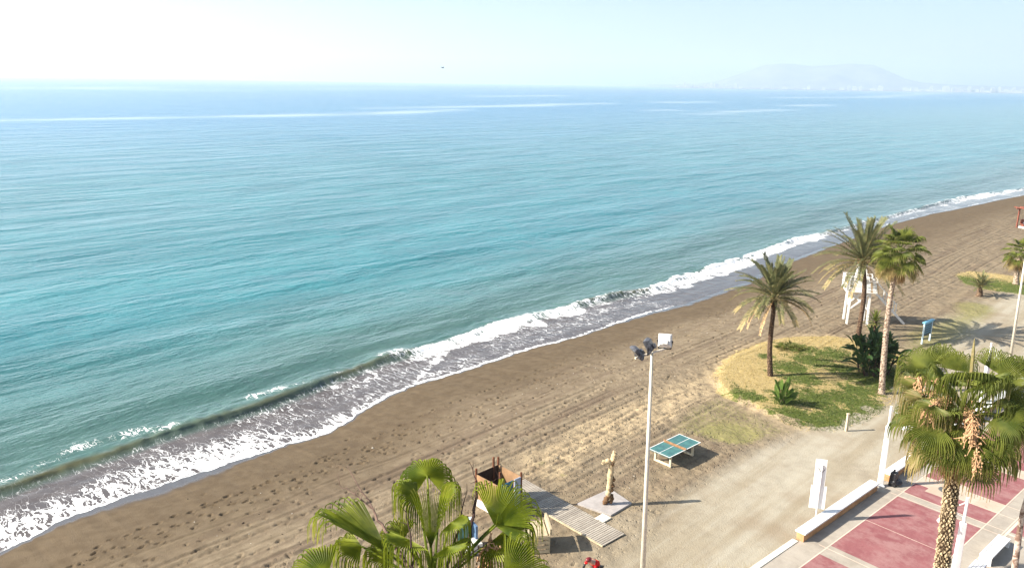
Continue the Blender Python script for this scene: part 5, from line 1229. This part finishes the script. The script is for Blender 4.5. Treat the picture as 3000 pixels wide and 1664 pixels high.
lawn_blades(LAWN, 60000, 5, 'lawn_grass', 'patchy green and straw coloured grass on the near lawn')
lawn_blades(LAWN2, 12000, 6, 'lawn_grass', 'thin green grass around the dwarf palm on the far lawn')

# bits of weed, shell and driftwood on the sand
rr_ = np.random.default_rng(77); mb = MB()
for _ in range(700):
    a_ = rr_.uniform(0, 110); t_ = rr_.choice([rr_.normal(6.5, .5), rr_.normal(9.5, .8), rr_.uniform(3, 20)]); b_ = 40.8 - t_; x, y = a_ * U[0] + b_ * N[0], a_ * U[1] + b_ * N[1]; z = gz(x, y)
    r_ = rr_.uniform(.015, .04) * (2.0 if rr_.random() < .05 else 1); f = rr_.uniform(.4, 1.6); an = rr_.uniform(0, 3.14); c_, s_ = math.cos(an) * r_ * f, math.sin(an) * r_ * f; e_, g_ = -math.sin(an) * r_, math.cos(an) * r_
    mb.add([(x + c_, y + s_, z), (x + e_, y + g_, z), (x - c_, y - s_, z), (x - e_, y - g_, z), (x + c_ * .1, y, z + r_ * .9)], [(0, 1, 4), (1, 2, 4), (2, 3, 4), (3, 0, 4)], 0, 0.62 if rr_.random() < .2 else 0.0)
tag(mb.build('beach_litter', trunkmat('weed_and_shell', (.55, .50, .42), (.045, .032, .022))), 'scattered bits of weed and shell on the sand', 'litter', kind='stuff')

# ------------------------------------------------------------------ cyclist at the bottom edge
cp = at(1742, 1650, 1.22); hd = -PD; yawb = math.atan2(hd[1], hd[0])
t = thing('bicycle', 'black bicycle under the rider in red', 'bicycle', (cp[0] + hd[0] * .0, cp[1] + hd[1] * .0, .02), yawb)
for x in (-.52, .52):
    c = MB(); c.tube([(x + .33 * math.cos(a_), 0, .34 + .33 * math.sin(a_)) for a_ in np.linspace(0, 2 * math.pi, 25)], .018, 6, cap=False); w_ = c.build('wheel', MAT['rubber'], t)
    c = MB(); [c.tube([(x, 0, .34), (x + .31 * math.cos(a_), 0, .34 + .31 * math.sin(a_))], .003, 4) for a_ in np.linspace(0, 2 * math.pi, 15)[:-1]]; c.build('spokes', MAT['silver'], w_)
c = MB()
for p, q in [((-.52, 0, .34), (-.05, 0, .30)), ((-.05, 0, .30), (-.2, 0, .85)), ((-.2, 0, .80), (.36, 0, .82)), ((-.05, 0, .30), (.38, 0, .74)), ((.36, 0, .9), (.52, 0, .34)), ((-.52, 0, .34), (-.18, 0, .76))]: c.tube([p, q], .018, 7)
c.build('frame', MAT['darkmetal'], t)
c = MB(); c.tube([(.36, 0, .9), (.36, 0, .98)], .014, 6); c.tube([(.34, -.28, 1.0), (.38, 0, .98), (.34, .28, 1.0)], .014, 6); c.build('handlebar', MAT['black'], t)
c = MB(); c.box((-.22, 0, .93), (.26, .13, .05)); c.build('saddle', MAT['black'], t, bevel=.02)
t = thing('person', 'cyclist in a red jersey with black gloves bent over at the bottom edge', 'person', (cp[0], cp[1], .02), yawb)
def skinned(name, verts, edges, rad, mat, parent):
    me = bpy.data.meshes.new(name); me.from_pydata(verts, edges, []); o = bpy.data.objects.new(name, me); COL.objects.link(o); o.parent = parent
    sk = o.modifiers.new('skin', 'SKIN'); sk.use_smooth_shade = True
    lay = me.skin_vertices[0].data if me.skin_vertices else None
    if lay is None:
        me.skin_vertices.new(); lay = me.skin_vertices[0].data
    for i, r in enumerate(rad): lay[i].radius = (r, r) if not hasattr(r, '__len__') else r
    lay[0].use_root = True
    su = o.modifiers.new('sub', 'SUBSURF'); su.levels = 2; su.render_levels = 2
    me.materials.append(mat); return o
V = [(-.22, 0, 1.00), (-.10, 0, 1.14), (.06, 0, 1.28), (.17, 0, 1.36), (.25, 0, 1.40), (.33, 0, 1.46), (.40, 0, 1.47),
     (.14, .19, 1.32), (.27, .29, 1.15), (.34, .27, 1.03), (.14, -.19, 1.32), (.27, -.29, 1.15), (.34, -.27, 1.03),
     (-.20, .10, .96), (.10, .12, .76), (-.06, .11, .36), (.04, .11, .30), (-.20, -.10, .96), (.14, -.12, .92), (.02, -.11, .56), (.12, -.11, .52)]
E_ = [(0, 1), (1, 2), (2, 3), (3, 4), (4, 5), (5, 6), (3, 7), (7, 8), (8, 9), (3, 10), (10, 11), (11, 12), (0, 13), (13, 14), (14, 15), (15, 16), (0, 17), (17, 18), (18, 19), (19, 20)]
Rr = [.14, .13, .14, .10, .055, .09, .08, .065, .045, .032, .065, .045, .032, .09, .06, .045, .04, .09, .06, .045, .04]
skinned('body', V, E_, Rr, MAT['skin'], t)
skinned('jersey', [V[i] for i in (0, 1, 2, 3, 7, 8, 10, 11)], [(0, 1), (1, 2), (2, 3), (3, 4), (4, 5), (3, 6), (6, 7)], [.155, .15, .165, .13, .085, .062, .085, .062], MAT['red'], t)
skinned('shorts', [V[0], V[13], (-.02, .115, .84), V[17], (.04, -.115, .925)], [(0, 1), (1, 2), (0, 3), (3, 4)], [.160, .108, .078, .108, .078], MAT['black'], t)
c = MB(); lump(c, (.37, 0, 1.54), (.15, .105, .095), 2, 16, 8, .02); c.build('helmet', simple('dark_red_helmet', (.16, .01, .012), .35, .5, .2, 8, 0), t, smooth=True)
for s in (1, -1):
    c = MB(); c.tube([(.27, s * .29, 1.15), (.31, s * .28, 1.09), (.34, s * .27, 1.035)], [.054, .046, .042], 9)
    for f_ in range(4): c.tube([(.33, s * (.25 + .018 * f_), 1.035), (.37, s * (.25 + .018 * f_), 1.03), (.375, s * (.25 + .018 * f_), .99)], [.011, .010, .008], 6)
    c.tube([(.33, s * .245, 1.03), (.35, s * .225, 1.0)], [.011, .009], 6); c.build('glove', MAT['black'], t, smooth=True)
    c = MB(); vv = V[16] if s > 0 else V[20]; lump(c, (vv[0] + .06, vv[1], vv[2] - .03), (.14, .05, .045), 4, 12, 6, .05); c.build('shoe', MAT['black'], t, smooth=True)
